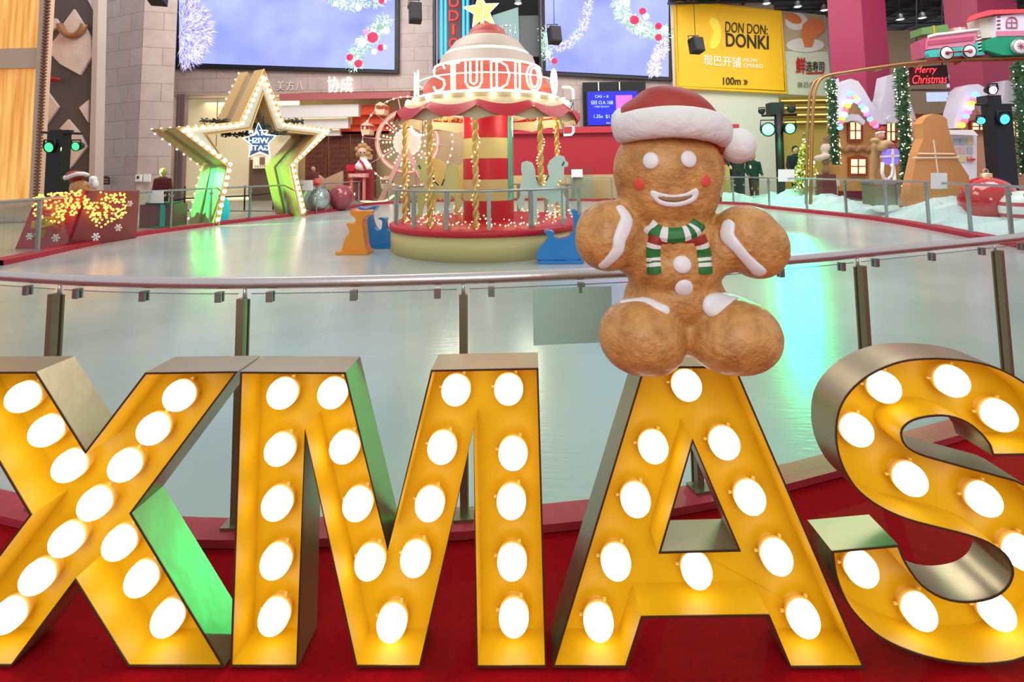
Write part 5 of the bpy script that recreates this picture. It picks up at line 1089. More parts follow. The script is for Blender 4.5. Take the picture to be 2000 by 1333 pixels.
# red and cream stage block behind the carousel
st = thing('stage_counter', 'long red counter wall with a cream base behind the carousel', 'counter', Vector(((xx(1003, 26.6) + xx(1440, 26.6)) / 2, 26.8, .01)))
xa, xb = xx(1003, 26.6), xx(1438, 26.6); z1, z2, z3 = zz(343, 26.6), zz(262, 26.6), zz(250, 26.6)
part('cream_base', MB().box(((xa + xb) / 2, 26.8, z1 / 2 + .01), (xb - xa, .5, z1)), M('stage_cream', (206, 176, 120), .5), st); part('red_panel', MB().box(((xa + xb) / 2, 26.85, (z1 + z2) / 2 + .01), (xb - xa, .45, z2 - z1)), M('stage_red', (178, 28, 46), .5), st); part('top_ledge', MB().box(((xa + xb) / 2, 26.75, (z2 + z3) / 2 + .01), (xb - xa + .3, .8, z3 - z2)), M('ledge_red', (196, 50, 66), .4), st)
gcase = thing('glass_counter', 'low glass counter with white card right of the carousel horse', 'counter', Vector((xx(1133, 25.6), 25.6, .01)))
part('glass_box', MB().pbox(1106, 326, 1158, 346, 25.4, .6), m_glass2, gcase, fix=False); part('body', MB().pbox(1106, 346, 1158, 392, 25.4, .6), M('case_grey', (170, 160, 130), .5), gcase); part('card', MB().pbox(1116, 331, 1138, 348, 25.3, .04), m_paper, gcase)
# ------------------------------------------------------------------ right side: columns, ceiling
m_mag = M('magenta_paint', (158, 22, 72), .45); m_mag2 = M('magenta_light', (206, 44, 108), .45)
def column(pxs, Y, name):
    (a, b_, c) = pxs; mb = MB(); A, B, C = xx(a, Y + .8), xx(b_, Y), xx(c, Y + .9)
    mb.prism([(A, Y + .8, 0), (B, Y, 0), (C, Y + .9, 0), ((A + C) / 2, Y + 2.2, 0)], (0, 0, 12)); return struct(name, mb, m_mag)
column((1636, 1704, 1752), 22.5, 'wall_column_near'); column((1868, 1936, 2016), 23.5, 'wall_column_far')
wallbox('wall_right', xx(1630, 30), xx(2700, 30), 31, 4.2, 9.6, M('far_beige', (196, 172, 140), .6), .4)
wallbox('wall_right_lower', xx(1500, 32), xx(2700, 32), 33, 0, 6, M('far_brown', (150, 106, 78), .6, noise=.15, nscale=1), .4)
struct('ceiling_dark', MB().box((21.2, 29, 10.6), (28, 12, .3)), M('ceiling_black', (30, 32, 36), .7))
gr_ = MB()
for i in range(16): gr_.box((8 + i * 1.6, 29, 10.35), (.06, 12, .12))
for i in range(7): gr_.box((20, 23.6 + i * 1.7, 10.30), (26, .06, .12))
struct('ceiling_grid', gr_, M('grid_grey', (62, 66, 72), .6))
for (x, y) in ((1497, 6), (1558, 12), (1610, 19), (1758, 37), (1801, 34), (1975, 4), (845, -4), (1012, 6)):
    Y = 24.5; p = W(x, y, Y); r = thing('ceiling_spotlight', 'small bright ceiling spotlight above the ' + {1497: 'yellow billboard', 1558: 'seam between yellow and sushi billboards', 1610: 'sushi billboard', 1758: 'beige wall between the magenta columns, left one', 1801: 'beige wall between the magenta columns, right one', 1975: 'far right magenta column', 845: 'vertical neon sign', 1012: 'graphic panel near the star topper'}[x], 'ceiling light', p, 'ceiling spotlights')
    part('housing', MB().lathe([(.12, .22), (.15, .05), (.20, -.04)], p, 16), m_rail, r); part('lens', MB().ball(p, (.15, .15, .06), 12, 8), M('spot_lens', (255, 246, 228), .4, emit=5, sample=False), r, fix=False); part('stem', MB().tube([p + Vector((0, 0, .2)), Vector((p.x, p.y, 10.45))], .03, 6), m_blackf, r)
# far lit boxes between the columns
fb_ = thing('hanging_light_box', 'pale blue lit panels hanging between the magenta columns below the train', 'panels', W(1840, 205, 28))
for q in ((1846, 146, 1880, 162), (1852, 164, 1880, 170), (1812, 180, 1862, 198)): part('panel', MB().pbox(*q, 28, .1), em('pale_blue_panel', (190, 204, 236), .9), fb_)
part('frame', MB().tube([W(1780, 176, 28.2), W(1880, 176, 28.2)], .05, 6).tube([W(1863, 200, 28.2), Vector((W(1863, 60, 28.2).x, 28.2, 10.45))], .04, 6), M('frame_brown', (96, 70, 60), .5), fb_)
solo('brown_canopy', MB().pbox(1780, 222, 1900, 250, 25.5, .5).tube([Vector((xx(1790, 25.7), 25.7, 0.01)), W(1790, 226, 25.7)], .12, 8).tube([Vector((xx(1892, 25.7), 25.7, 0.01)), W(1892, 226, 25.7)], .12, 8), M('canopy_brown', (120, 70, 44), .5), 'brown flat canopy on posts between the magenta columns', 'canopy')

# ------------------------------------------------------------------ snow-covered display ground
def mound(pts, z, name, lab):
    mb = MB(); n = 60; m_ = 14; x0, x1, y0, y1 = pts; rows = []
    for j in range(m_ + 1):
        row = []
        for i in range(n + 1):
            u, v = i / n, j / m_; row.append((u, v))
        rows.append(row)
    return mb
def snow_strip():
    mb = MB(); cols = []
    pxs = list(range(1405, 2060, 9)); random.seed(3)
    for px in pxs:
        q = far_at(min(px, 1990)); base = q[0]; d = (base - Vector((0, 12, 0))).normalized(); d.z = 0
        if px > 1990: base = base + (q[1] * -1 if q[1].x < 0 else q[1]) * ((px - 1990) * .012)
        ws = min(1, .35 + max(0, px - 1405) / 200)
        col = []
        for k_, (o, h) in enumerate(((.34, .0), (.36, .06), (.7, .22), (1.2, .34), (1.9, .30), (2.8, .36), (4.2, .22), (6.0, .16), (6.2, .0))):
            hh = h * (1 + .55 * math.sin(px * .035 + k_) + .5 * random.uniform(-1, 1)) if 0 < k_ < 8 else 0
            col.append(base + d * (.34 + (o - .34) * ws) + Vector((0, 0, max(.0, hh))))
        cols.append(col)
    for a, b_ in zip(cols, cols[1:]):
        for i in range(len(a) - 1): mb.add([a[i], b_[i], b_[i + 1], a[i + 1]], [(0, 1, 2, 3)], 0, False)
    for v in mb.v: pass
    return mb
setp(solo('snow_blanket', snow_strip(), M('snow_cloth', (204, 214, 216), .8, bump=.4, bscale=3), 'crumpled white snow cloth spread on the floor behind the far right balustrade', 'snow cloth'), kind='stuff')

# ------------------------------------------------------------------ gingerbread houses
m_snow = M('snow_white', (208, 204, 216), .6, bump=.3, bscale=6); m_gw = M('house_ginger', (200, 146, 80), .6, noise=.12, nscale=3); m_win = em('window_glow', (255, 222, 170), 1.1); m_wf = M('window_frame_brown', (140, 60, 30), .5)
COLS = [em('light_blue_b', (110, 170, 255), 1.8), em('light_yel', (255, 214, 60), 1.8), em('light_vio', (190, 110, 255), 1.8), em('light_red', (255, 90, 110), 1.8), em('light_cyan', (150, 220, 240), 1.8)]
def z5p(x, y): return (x / 2.961 + 1560, y / 2.961)
def P5(l): return [z5p(*q) for q in l]
YH = 20.3
h1 = thing('gingerbread_house', 'gingerbread house with a snowy peaked roof and coloured lights, under the left magenta column', 'house', Vector((xx(1700, YH), YH, .01)))
def wallplate(l, Y, th): # extend to the floor
    return MB().plate(P5(l), Y, th)
fl5 = 1105
part('front_wall', wallplate([(235, 720), (305, 540), (390, 620), (430, 720), (560, 720), (640, 600), (690, 700), (690, fl5), (235, fl5)], YH, .9), m_gw, h1, 'brown gingerbread wall')
rf = [(212, 640), (235, 560), (262, 480), (300, 455), (345, 470), (380, 520), (420, 590), (462, 640), (490, 560), (510, 440), (562, 424), (600, 520), (650, 600), (682, 700), (640, 690), (600, 640), (560, 690), (500, 720), (440, 715), (395, 640), (345, 570), (302, 535), (275, 580), (250, 660), (228, 720)]
part('snow_roof', MB().plate(P5(rf), YH - .3, .6), m_snow, h1, 'thick white snow roof')
part('awning_snow', MB().plate(P5([(268, 705), (275, 675), (310, 660), (350, 665), (385, 700), (378, 722), (350, 700), (310, 695), (285, 708)]), YH - .4, .4), m_snow, h1); part('awning_snow', MB().plate(P5([(512, 690), (530, 668), (570, 672), (582, 700), (560, 712), (520, 708)]), YH - .4, .4), m_snow, h1)
def window(r, a, b_, c, d, Y, red=None):
    w_ = part('window', MB().plate(P5([(a - 14, b_ - 12), ((a + c) / 2, b_ - 26), (c + 14, b_ - 12), (c + 14, d + 14), (a - 14, d + 14)]), Y - .12, .12), red or m_wf, r)
    part('pane', MB().plate(P5([(a, b_), (c, b_), (c, d), (a, d)]), Y - .15, .03), m_win, w_)
    part('glazing_bar', MB().plate(P5([((a + c) / 2 - 3, b_), ((a + c) / 2 + 3, b_), ((a + c) / 2 + 3, d), ((a + c) / 2 - 3, d)]), Y - .18, .03).plate(P5([(a, (b_ + d) / 2 - 3), (c, (b_ + d) / 2 - 3), (c, (b_ + d) / 2 + 3), (a, (b_ + d) / 2 + 3)]), Y - .18, .03), m_wf, w_)
window(h1, 302, 708, 358, 804, YH); window(h1, 306, 922, 386, 1004, YH); window(h1, 515, 712, 556, 812, YH, M('win_red', (150, 30, 40), .5))
for i, (x, y) in enumerate(((235, 735), (242, 708), (250, 690), (262, 664), (270, 640), (284, 612), (292, 590), (302, 566), (326, 568), (336, 580), (348, 592), (362, 612), (382, 635), (392, 660), (412, 690), (430, 712), (445, 728), (300, 545))):
    part('coloured_light', MB().ball(W(*z5p(x, y), YH - .45), .105 if i % 3 else .13, 10, 8), COLS[(i * 3 + i // 4) % 5], h1, fix=False)
lg = MB(); 
for i in range(9): lg.ball(W(*z5p(252 + i * 21, 858 + 6 * math.sin(i * 2)), YH - .06), (.15, .09, .12), 10, 7)
part('cookie_trim', lg, M('cookie', (170, 120, 80), .6), h1, 'row of round cookie trim', fix=False)
part('sugar_curl', MB().tube([W(*z5p(560 + 20 * math.cos(a), 575 + 24 * math.sin(a)), YH - .1) for a in [-2 + 4.4 * i / 12 for i in range(13)]], .06, 8), M('mustard', (226, 170, 70), .5), h1)
YH2 = 18.6
h2 = thing('gingerbread_house', 'second gingerbread house with a snowy roof, behind the black lamp stand at far right', 'house', Vector((xx(1960, YH2), YH2, .01)))
part('front_wall', MB().plate(P5([(925, 740), (1000, 560), (1080, 560), (1150, 700), (1350, 700), (1350, 1100), (925, 1100)]), YH2, .8), M('house_rose', (190, 140, 110), .6), h2)
part('snow_roof', MB().plate(P5([(895, 742), (915, 640), (950, 520), (985, 490), (1040, 486), (1080, 510), (1110, 600), (1150, 640), (1185, 560), (1195, 465), (1320, 465), (1400, 700), (1330, 720), (1240, 640), (1190, 720), (1120, 720), (1060, 600), (1025, 565), (985, 620), (935, 742)]), YH2 - .3, .6), m_snow, h2, 'thick white snow roof')
for i, (x, y) in enumerate(((945, 725), (960, 700), (968, 675), (980, 650), (995, 625), (1002, 600), (1012, 580), (1030, 562), (1046, 582), (1062, 600), (1078, 620), (1094, 640), (1020, 548))): part('coloured_light', MB().ball(W(*z5p(x, y), YH2 - .45), .10, 10, 8), COLS[(i * 2 + 1) % 5], h2, fix=False)
window(h2, 1010, 712, 1086, 750, YH2); window(h2, 1226, 705, 1285, 788, YH2)
# tall pale peak behind the first house
solo('snow_peak', MB().plate(P5([(200, 700), (205, 470), (228, 450), (250, 520), (240, 640), (225, 720), (225, 1100), (200, 1100)]), 21.4, .4), m_snow, 'narrow white snowy peak at the left side of the left gingerbread house', 'decoration')

# ------------------------------------------------------------------ garland columns
def garland(px0, py0, px1, py1, Y, rad, lab, n=900, nl=70):
    a, c = W(px0, py0, Y), W(px1, py1, Y); c.z = max(c.z, .05); r = thing('garland_column', lab, 'garland', Vector((c.x, c.y, .01)), 'evergreen garlands wound round the train frame')
    gm_ = MB()
    for i in range(n):
        t = random.random(); an = random.uniform(0, 2 * PI); d = Vector((math.cos(an), math.sin(an), random.uniform(-.5, .5))); p = a.lerp(c, t) + d * rad * random.uniform(.2, .75); q = p + d * rad * random.uniform(.3, .7); s_ = d.cross(Vector((0, 0, 1))) * .035 + Vector((0, 0, .03))
        gm_.add([p - s_, p + s_, q + s_ * .4, q - s_ * .4], [(0, 1, 2, 3)])
    part('foliage', gm_, M('garland_green', (74, 124, 76), .8, noise=.4, nscale=10), r, kind='stuff', fix=False)
    part('core', MB().tube([a, c], rad * .55, 10), M('garland_core', (40, 72, 46), .8), r)
    ps = []
    for i in range(nl): t = random.random(); an = random.uniform(-PI, 0); ps.append(a.lerp(c, t) + Vector((math.cos(an), math.sin(an), 0)) * rad * 1.05)
    bulbs(r, ps, .02, M('garland_light', (255, 250, 214), .4, emit=5, sample=False), 'fairy_bulb', u=6, v=4)
garland(1622, 155, 1631, 322, 18.2, .17, 'garland column with tiny lights hanging left of the left gingerbread house', 500, 60)
garland(1758, 133, 1773, 378, 18.1, .21, 'tall garland column with tiny lights right of the left gingerbread house', 700, 80)
garland(1990, 120, 2003, 340, 17.8, .22, 'garland column with tiny lights cut by the right edge of the photo', 600, 60)
garland(1858, 182, 1862, 250, 21.0, .14, 'short dark garland column seen between the magenta columns', 260, 24)

# ------------------------------------------------------------------ train frame and train
YT = 18.3
tf = thing('train_track_frame', 'curved brass pipe frame carrying the pink train high on the right', 'track', Vector((xx(1583, YT), YT, .01)))
m_br = M('brass_pipe', (176, 132, 84), .3, .7)
pth = [(1583, 410), (1585, 300), (1588, 215), (1594, 172), (1610, 150), (1660, 140), (1740, 128), (1820, 119), (1900, 115), (2010, 112), (2120, 108)]
p3 = [W(x, y, YT) for x, y in pth]; p3[0].z = .01
part('front_pipe', MB().tube(crom(p3, 6), .055, 10), m_br, tf); part('rear_pipe', MB().tube(crom([p + Vector((.05, .4, 0.02)) for p in p3], 6), .05, 8), m_br, tf)
for x in (1640, 1720, 1800, 1880, 1960): y = 143 - (x - 1640) * .09; part('crosstie', MB().tube([W(x, y, YT), W(x, y, YT) + Vector((.05, .4, .02))], .04, 8), m_br, tf)
m_pkb = M('train_pink', (216, 130, 160), .4); m_pk2 = M('train_rose', (180, 80, 110), .4); m_tq = M('train_teal', (70, 186, 176), .4); m_gn = M('train_green', (20, 150, 112), .4); m_bd = M('train_maroon', (150, 30, 60), .4)
t1 = thing('train_wagon', 'small pink and teal train wagon carrying presents, on the high brass track', 'train', W(1860, 118, YT))
part('body', MB().plate(P5([(750, 285), (1010, 262), (1040, 200), (1030, 180), (765, 212), (750, 240)]), YT - .1, .6), m_pkb, t1); part('stripe', MB().plate(P5([(748, 262), (1012, 232), (1016, 208), (748, 236)]), YT - .13, .03), m_pk2, t1)
part('end_panel', MB().plate(P5([(702, 240), (750, 215), (750, 330), (712, 336)]), YT + .05, .5), m_pk2, t1)
part('teal_skirt', MB().plate(P5([(755, 290), (1010, 262), (1035, 240), (1040, 300), (1075, 300), (1076, 318), (760, 332), (750, 310)]), YT - .14, .65), m_tq, t1); part('under_frame', MB().plate(P5([(752, 336), (1098, 304), (1100, 318), (754, 350)]), YT - .12, .6), m_bd, t1)
for x, y in ((852, 308), (984, 298)):
    cc = W(*z5p(x, y), YT - .2); R = Matrix.Rotation(PI / 2, 3, 'X'); w_ = part('wheel', MB().lathe([(0, .05), (.20, .05), (.225, .03), (.225, -.04), (0, -.04)], cc, 28, R=R), m_white, t1)
    part('tyre', MB().tube([cc + Vector((.22 * math.cos(a), -.03, .22 * math.sin(a))) for a in [2 * PI * i / 28 for i in range(28)]], .025, 6, True), m_blackf, w_); part('hub', MB().lathe([(0, .09), (.07, .08), (.08, .04)], cc, 14, R=R), m_pk2, w_)
part('connecting_rod', MB().tube([W(*z5p(852, 304), YT - .32), W(*z5p(984, 296), YT - .32)], .03, 6), m_bd, t1)
part('cream_frill', MB().tube([W(*z5p(x, y), YT - .12) for x, y in ((750, 212), (800, 200), (860, 194), (920, 186), (980, 178), (1040, 172))], .055, 8), m_white, t1)
for i in range(6): part('louvre', MB().plate(P5([(1024, 206 + i * 20), (1050 + i * 5, 200 + i * 19), (1052 + i * 5, 207 + i * 19), (1026, 213 + i * 20)]), YT - .1, .9), m_white, t1)
pr1 = thing('present', 'flat green present with gold ribbon riding on the pink train wagon', 'present', W(*z5p(790, 195), YT + .2)); part('box', MB().plate(P5([(712, 160), (860, 140), (872, 182), (716, 200)]), YT + .2, .6), M('present_green', (100, 140, 80), .5), pr1); part('ribbon', MB().plate(P5([(776, 148), (786, 146), (792, 192), (782, 194)]), YT + .17, .66), M('gold_ribbon'), pr1)
pr2 = thing('present', 'small pale pink present riding on the pink train wagon', 'present', W(*z5p(932, 184), YT + .2)); part('box', MB().plate(P5([(898, 160), (968, 156), (970, 184), (900, 186)]), YT + .2, .5), M('present_pink', (232, 180, 170), .5), pr2); part('ribbon', MB().plate(P5([(930, 156), (938, 156), (940, 186), (932, 186)]), YT + .17, .56), m_white, pr2)
t2 = thing('train_wagon', 'white and green train carriage with red roof at the top right edge', 'train', W(1990, 112, YT))
part('side', MB().plate(P5([(1140, 92), (1360, 74), (1360, 210), (1146, 212)]), YT - .25, .4), M('carriage_white', (224, 222, 240), .4), t2); part('end_panel', MB().plate(P5([(1040, 110), (1138, 90), (1144, 212), (1058, 222)]), YT - .05, .5), M('carriage_cream', (212, 206, 190), .4), t2)
part('lower_side', MB().plate(P5([(1080, 234), (1146, 212), (1360, 210), (1360, 316), (1182, 318), (1084, 290)]), YT - .28, .4), m_gn, t2, 'green lower side'); part('roof', MB().plate(P5([(1028, 108), (1050, 72), (1100, 58), (1360, 50), (1360, 72), (1130, 82), (1050, 100)]), YT - .35, .45), M('roof_red', (220, 80, 90), .4), t2, 'red curved roof')
part('pink_band', MB().plate(P5([(1144, 180), (1360, 176), (1360, 206), (1146, 210)]), YT - .3, .03), m_pkb, t2)
part('window_outline', MB().tube([W(*z5p(x, y), YT - .28) for x, y in ((1202, 160), (1202, 120), (1212, 104), (1232, 98), (1252, 104), (1262, 120), (1262, 160))], .02, 6, True).tube([W(*z5p(1232, 100), YT - .28), W(*z5p(1232, 160), YT - .28)], .014, 6).tube([W(*z5p(1202, 130), YT - .28), W(*z5p(1262, 130), YT - .28)], .014, 6), m_pk2, t2)
for y in (94, 116, 138, 160): part('hinge', MB().plate(P5([(1150, y), (1168, y - 1), (1168, y + 6), (1150, y + 7)]), YT - .28, .03), m_bd, t2)
cc = W(*z5p(1275, 268), YT - .35); R = Matrix.Rotation(PI / 2, 3, 'X'); w_ = part('wheel', MB().lathe([(0, .05), (.24, .05), (.26, .03), (.26, -.04), (0, -.04)], cc, 28, R=R), m_white, t2)
part('tyre', MB().tube([cc + Vector((.26 * math.cos(a), -.04, .26 * math.sin(a))) for a in [2 * PI * i / 28 for i in range(28)]], .03, 6, True), m_rail, w_)
sp_ = MB()
for i in range(8): a = PI * i / 4; sp_.tube([cc + Vector((0, -.06, 0)), cc + Vector((.13 * math.cos(a), -.06, .13 * math.sin(a)))], .014, 6)
part('spoke_star', sp_, m_pk2, w_)
part('buffer_rail', MB().tube([W(*z5p(1060, 300), YT), W(*z5p(1190, 322), YT)], .04, 6), m_br, t2)

# ------------------------------------------------------------------ merry christmas neon
mc = thing('merry_christmas_sign', 'red neon Merry Christmas sign on a dark board under the train track', 'neon sign', W(1816, 166, 19.5))
part('board', MB().plate(P5([(640, 390), (855, 375), (872, 480), (650, 492)]), 19.5, .08), M('board_maroon', (60, 12, 18), .5), mc); m_rn = em('rose_red_neon', (255, 70, 80), 2.0)
def script(s_, x0, y0, x1, y1, Y):
    vs, fs = text_mesh(s_, .5); vs = [Vector((v.x + v.y * .25, v.y, v.z)) for v in vs]; a0 = min(v.x for v in vs); a1 = max(v.x for v in vs); b0 = min(v.y for v in vs); b1 = max(v.y for v in vs)
    mb = MB(); mb.add([W(x0 + (v.x - a0) / (a1 - a0) * (x1 - x0), y1 - (v.y - b0) / (b1 - b0) * (y1 - y0) - (v.x - a0) / (a1 - a0) * 1.5, Y - .02 - .03 * (v.z + .5)) for v in vs], fs); return mb
part('word', script('Merry', 1787, 130, 1830, 147, 19.48), m_rn, mc); part('word', script('Christmas', 1782, 147, 1850, 164, 19.48), m_rn, mc)
part('hanger', MB().tube([W(1790, 132, 19.55), W(1790, -60, 19.55)], .02, 6).tube([W(1840, 128, 19.55), W(1840, -60, 19.55)], .02, 6), m_blackf, mc)

# ------------------------------------------------------------------ gingerbread board, baubles, kiosk, figures
gbd = thing('gingerbread_board', 'tall plain brown gingerbread shaped board seen from behind, right of the garland column', 'cut-out board', Vector((xx(1825, 15.6), 15.6, .01)))
og = [(718, 745), (712, 715), (735, 680), (775, 658), (825, 664), (858, 690), (862, 730), (880, 790), (900, 860), (925, 930), (985, 1020), (990, 1080), (985, 1180), (945, 1250), (790, 1248), (650, 1232), (622, 1190), (640, 1100), (690, 880), (722, 800)]
part('board', MB().plate(P5(og), 15.6, .35), M('card_brown', (206, 142, 86), .6), gbd); 
for l in ([(780, 810), (805, 1000)], [(690, 890), (900, 892)], [(660, 915), (930, 912)]): part('tape', MB().tube([W(*z5p(*q), 15.59) for q in l], .03, 4), M('tape_pale', (226, 200, 170), .5), gbd)
m_rb = M('red_gloss', (190, 8, 28), .12, coat=1.0); 
ball_thing('red_bauble', 1930, 392, 46, 13.4, m_rb, 'huge glossy red ball ornament behind the far right balustrade', cap=M('gold_cap', (220, 190, 150), .3, .6))
rw, cw, rr = ball_thing('white_bauble', 1998, 398, 36, 12.6, M('white_gloss', (226, 224, 222), .25, coat=.4), 'huge white ball ornament with dull red stripes at the right edge')
part('stripe', MB().lathe([(rr * 1.004 * math.sin(t), rr * 1.004 * math.cos(t)) for t in (1.15, 1.25, 1.35)], cw, 32), M('stripe_red', (180, 60, 70), .4), rw); part('stripe', MB().lathe([(rr * 1.004 * math.sin(t), rr * 1.004 * math.cos(t)) for t in (1.75, 1.85, 1.95)], cw, 32), M('stripe_red'), rw)
kk = thing('white_kiosk', 'white display kiosk with small shelves behind the brown gingerbread board', 'kiosk', Vector((xx(1885, 18.2), 18.2, .01)))
part('cabinet', MB().plate(P5([(850, 760), (1020, 768), (1030, 790), (1030, 1080), (880, 1080), (870, 790)]), 17.6, .6), M('kiosk_white', (216, 214, 220), .5), kk); part('roof', MB().plate(P5([(830, 775), (855, 752), (1010, 752), (1040, 784)]), 17.4, 1.0), m_white, kk)
for x in (896, 935, 975):
    for y in (800, 850, 900): part('compartment', MB().plate(P5([(x, y), (x + 32, y), (x + 32, y + 38), (x, y + 38)]), 17.57, .03), M('shelf_tint_%d' % ((x + y) % 3), [(200, 170, 160), (160, 170, 180), (206, 190, 140)][(x + y) % 3], .5), kk)
part('lettering', text_px('La Joie', 1888, 308, 1905, 316, 17.55, .02), M('print_red'), kk)
# little figures and lantern in front of the houses
def figure(name, lab, base, els, extra=(), Y=17.5, cat='figure'):
    r = thing(name, lab, cat, Vector((xx(z5p(*base)[0], Y), Y, .01))); k_ = Y / F / 2.961
    lowz = min(W(*z5p(x, y), Y).z - ry * k_ for pn, mt, ll in els for (x, y, rx, ry, dy) in ll)
    if lowz > .03: part('pedestal', MB().box((r.location.x, Y, lowz / 2 + .03), (.5, .4, lowz + .04)), M('pedestal_brown', (110, 50, 50), .6), r)
    for i, (pn, mt, ll) in enumerate(els): part(pn, blob([(W(*z5p(x, y), Y + dy), (rx * k_, rx * k_ * .8, ry * k_)) for x, y, rx, ry, dy in ll], .045, 3), mt, r, fix=False)
    return r
figure('santa_figure', 'figure in a santa hat holding a big bow, before the left gingerbread house', (460, 1060), [('body', M('tan_fur', (176, 136, 86), .7), [(450, 860, 30, 46, 0), (440, 930, 26, 60, 0), (430, 1000, 20, 60, 0), (430, 1050, 20, 50, 0)]), ('head', M('face_peach', (214, 160, 130), .6), [(470, 785, 26, 24, -.05)]), ('hat', M('hat_red'), [(476, 755, 26, 16, 0), (490, 742, 16, 14, 0)]), ('hat_band', M('hat_white'), [(450, 772, 12, 9, -.1), (470, 766, 14, 9, -.12), (492, 764, 12, 9, -.1)]), ('bow', M('bow_beige', (190, 156, 110), .6), [(440, 812, 26, 16, -.3), (505, 830, 34, 20, -.3), (480, 850, 30, 26, -.3), (540, 845, 26, 14, -.3)])])
figure('nutcracker_figure', 'pink and white figure peeking right of the garland column by the left house', (670, 1040), [('body', M('peach_coat', (206, 150, 130), .6), [(655, 740, 22, 50, 0), (665, 800, 24, 50, 0), (660, 900, 24, 60, 0), (660, 1000, 22, 70, 0)]), ('head', M('face_peach'), [(645, 690, 20, 24, 0)]), ('beard', m_white, [(680, 850, 22, 26, -.15), (665, 880, 16, 16, -.15), (690, 820, 14, 14, -.15)])], Y=19.2)
figure('teddy_figure', 'brown and white seated figures beyond the rail left of the garland column', (155, 1010), [('body', M('bear_brown', (150, 110, 80), .8), [(160, 800, 20, 22, 0), (158, 845, 16, 40, 0), (157, 890, 18, 40, 0), (155, 930, 24, 30, 0), (155, 985, 22, 30, 0)]), ('coat', M('coat_pale', (214, 190, 176), .7), [(160, 862, 32, 34, 0), (120, 915, 30, 18, -.1), (150, 905, 32, 16, -.1)])], Y=19.2)
ln = thing('candy_lantern', 'violet-blue glowing lantern with a candy cane handle before the left house', 'lantern', Vector((xx(z5p(545, 1000)[0], 17.0), 17.0, .01)))
part('glass', MB().plate(P5([(515, 880), (530, 862), (570, 860), (582, 880), (576, 950), (520, 952)]), 17.0, .3), M('lantern_glow', (130, 110, 210), .4, emit=.7), ln); part('bands', MB().plate(P5([(512, 900), (584, 896), (584, 906), (512, 910)]), 16.97, .36).plate(P5([(540, 862), (552, 862), (552, 952), (540, 952)]), 16.97, .36), m_white, ln)
part('handle', MB().tube([W(*z5p(548 + 22 * math.cos(a), 862 + 26 * math.sin(a)), 17.1) for a in [-PI * i / 10 for i in range(11)]], .03, 8), M('stripe_red'), ln); part('post', MB().tube([W(*z5p(548, 952), 17.15), Vector((W(*z5p(548, 952), 17.15).x, 17.15, .01))], .05, 8), m_white, ln)
cc_ = thing('candy_cane', 'white candy cane loop leaning under the lantern by the left house', 'candy cane', Vector((xx(z5p(510, 1040)[0], 16.6), 16.6, .01)))
part('cane', MB().tube([W(*z5p(*q), 16.6) for q in ((485, 940), (482, 1000), (492, 1030), (515, 1040), (540, 1015), (546, 970), (535, 950))], .05, 8).tube([W(*z5p(500, 1036), 16.6), Vector((W(*z5p(500, 1036), 16.6).x, 16.6, .01))], .05, 8), m_white, cc_)
bx = thing('silver_box', 'silver-green metal display box standing on the snow cloth behind the far right rail', 'box', Vector((xx(1733, 15.4), 15.4, .01))); part('box', MB().pbox(1709, 358, 1756, 401, 15.2, .6), M('silver_green', (150, 152, 128), .3, .5), bx); part('edge', MB().pbox(1707, 355, 1758, 360, 15.17, .66).pbox(1752, 358, 1758, 401, 15.17, .1), m_rail, bx)
solo('pale_couch', MB().pbox(1585, 350, 1640, 364, 19.5, .5).pbox(1587, 364, 1593, 403, 19.6, .2).pbox(1630, 364, 1636, 403, 19.6, .2), M('couch_pale', (216, 206, 196), .6), 'low pale bench beyond the snow, left of the left gingerbread house', 'bench')
yt = thing('golden_tinsel_tree', 'small golden glittering tinsel tree right of the green stage lamps', 'tree', Vector((xx(1574, 20.5), 20.5, .01))); tm = MB()
for i in range(700): t = random.random() ** .7; an = random.uniform(0, 2 * PI); rr_ = .62 * t * random.random() ** .5; p = Vector((xx(1574, 20.5) + rr_ * math.cos(an), 20.5 + rr_ * math.sin(an), zz(260, 20.5, 1574) - t * 2.3)); tm.box(p, (.09, .02, .05), R=Euler((random.random() * 3, random.random() * 3, random.random() * 3)).to_matrix())
part('tinsel', tm, M('tinsel_gold', (196, 190, 80), .3, .5), yt, kind='stuff', fix=False); part('trunk', MB().tube([Vector((xx(1574, 20.5), 20.5, .01)), Vector((xx(1574, 20.5), 20.5, zz(270, 20.5)))], .06, 8), M('trunk_brown', (90, 60, 36), .7), yt)
ps = [Vector((xx(1574, 20.5) + .6 * t * math.cos(an), 20.5 - .6 * t * abs(math.sin(an)), zz(262, 20.5, 1574) - t * 2.2)) for t, an in [(random.random(), random.uniform(0, PI)) for _ in range(50)]]
bulbs(yt, ps, .028, M('garland_light'), 'fairy_bulb', u=6, v=4)

# ------------------------------------------------------------------ stage lamps: central green pair and right pair
Yg = 21.3
lg_ = thing('lamp_tower', 'black lamp tree with two bright green stage lamps right of the gingerbread man head', 'lamp stand', Vector((xx(1523, Yg), Yg, .01)))
part('mast', MB().tube([Vector((xx(1523, Yg), Yg, .01)), W(1520, 215, Yg)], .16, 10), m_blackf, lg_); part('crossbar', MB().tube([W(1488, 226, Yg), W(1556, 224, Yg)], .05, 8), m_blackf, lg_)
part('speaker_box', MB().pbox(1506, 200, 1532, 224, Yg - .1, .5), M('green_black', (10, 50, 34), .5), lg_)
m_gb_ = M('green_blaze', (170, 255, 200), .4, emit=9, ecol=(45, 255, 90))
lamp_head(lg_, 1500, 253, 12, Yg - .4, m_gb_, 'blazing green lens', (-.1, -1, -.1)); lamp_head(lg_, 1543, 251, 10, Yg - .4, m_gb_, 'blazing green lens', (.05, -1, -.1))
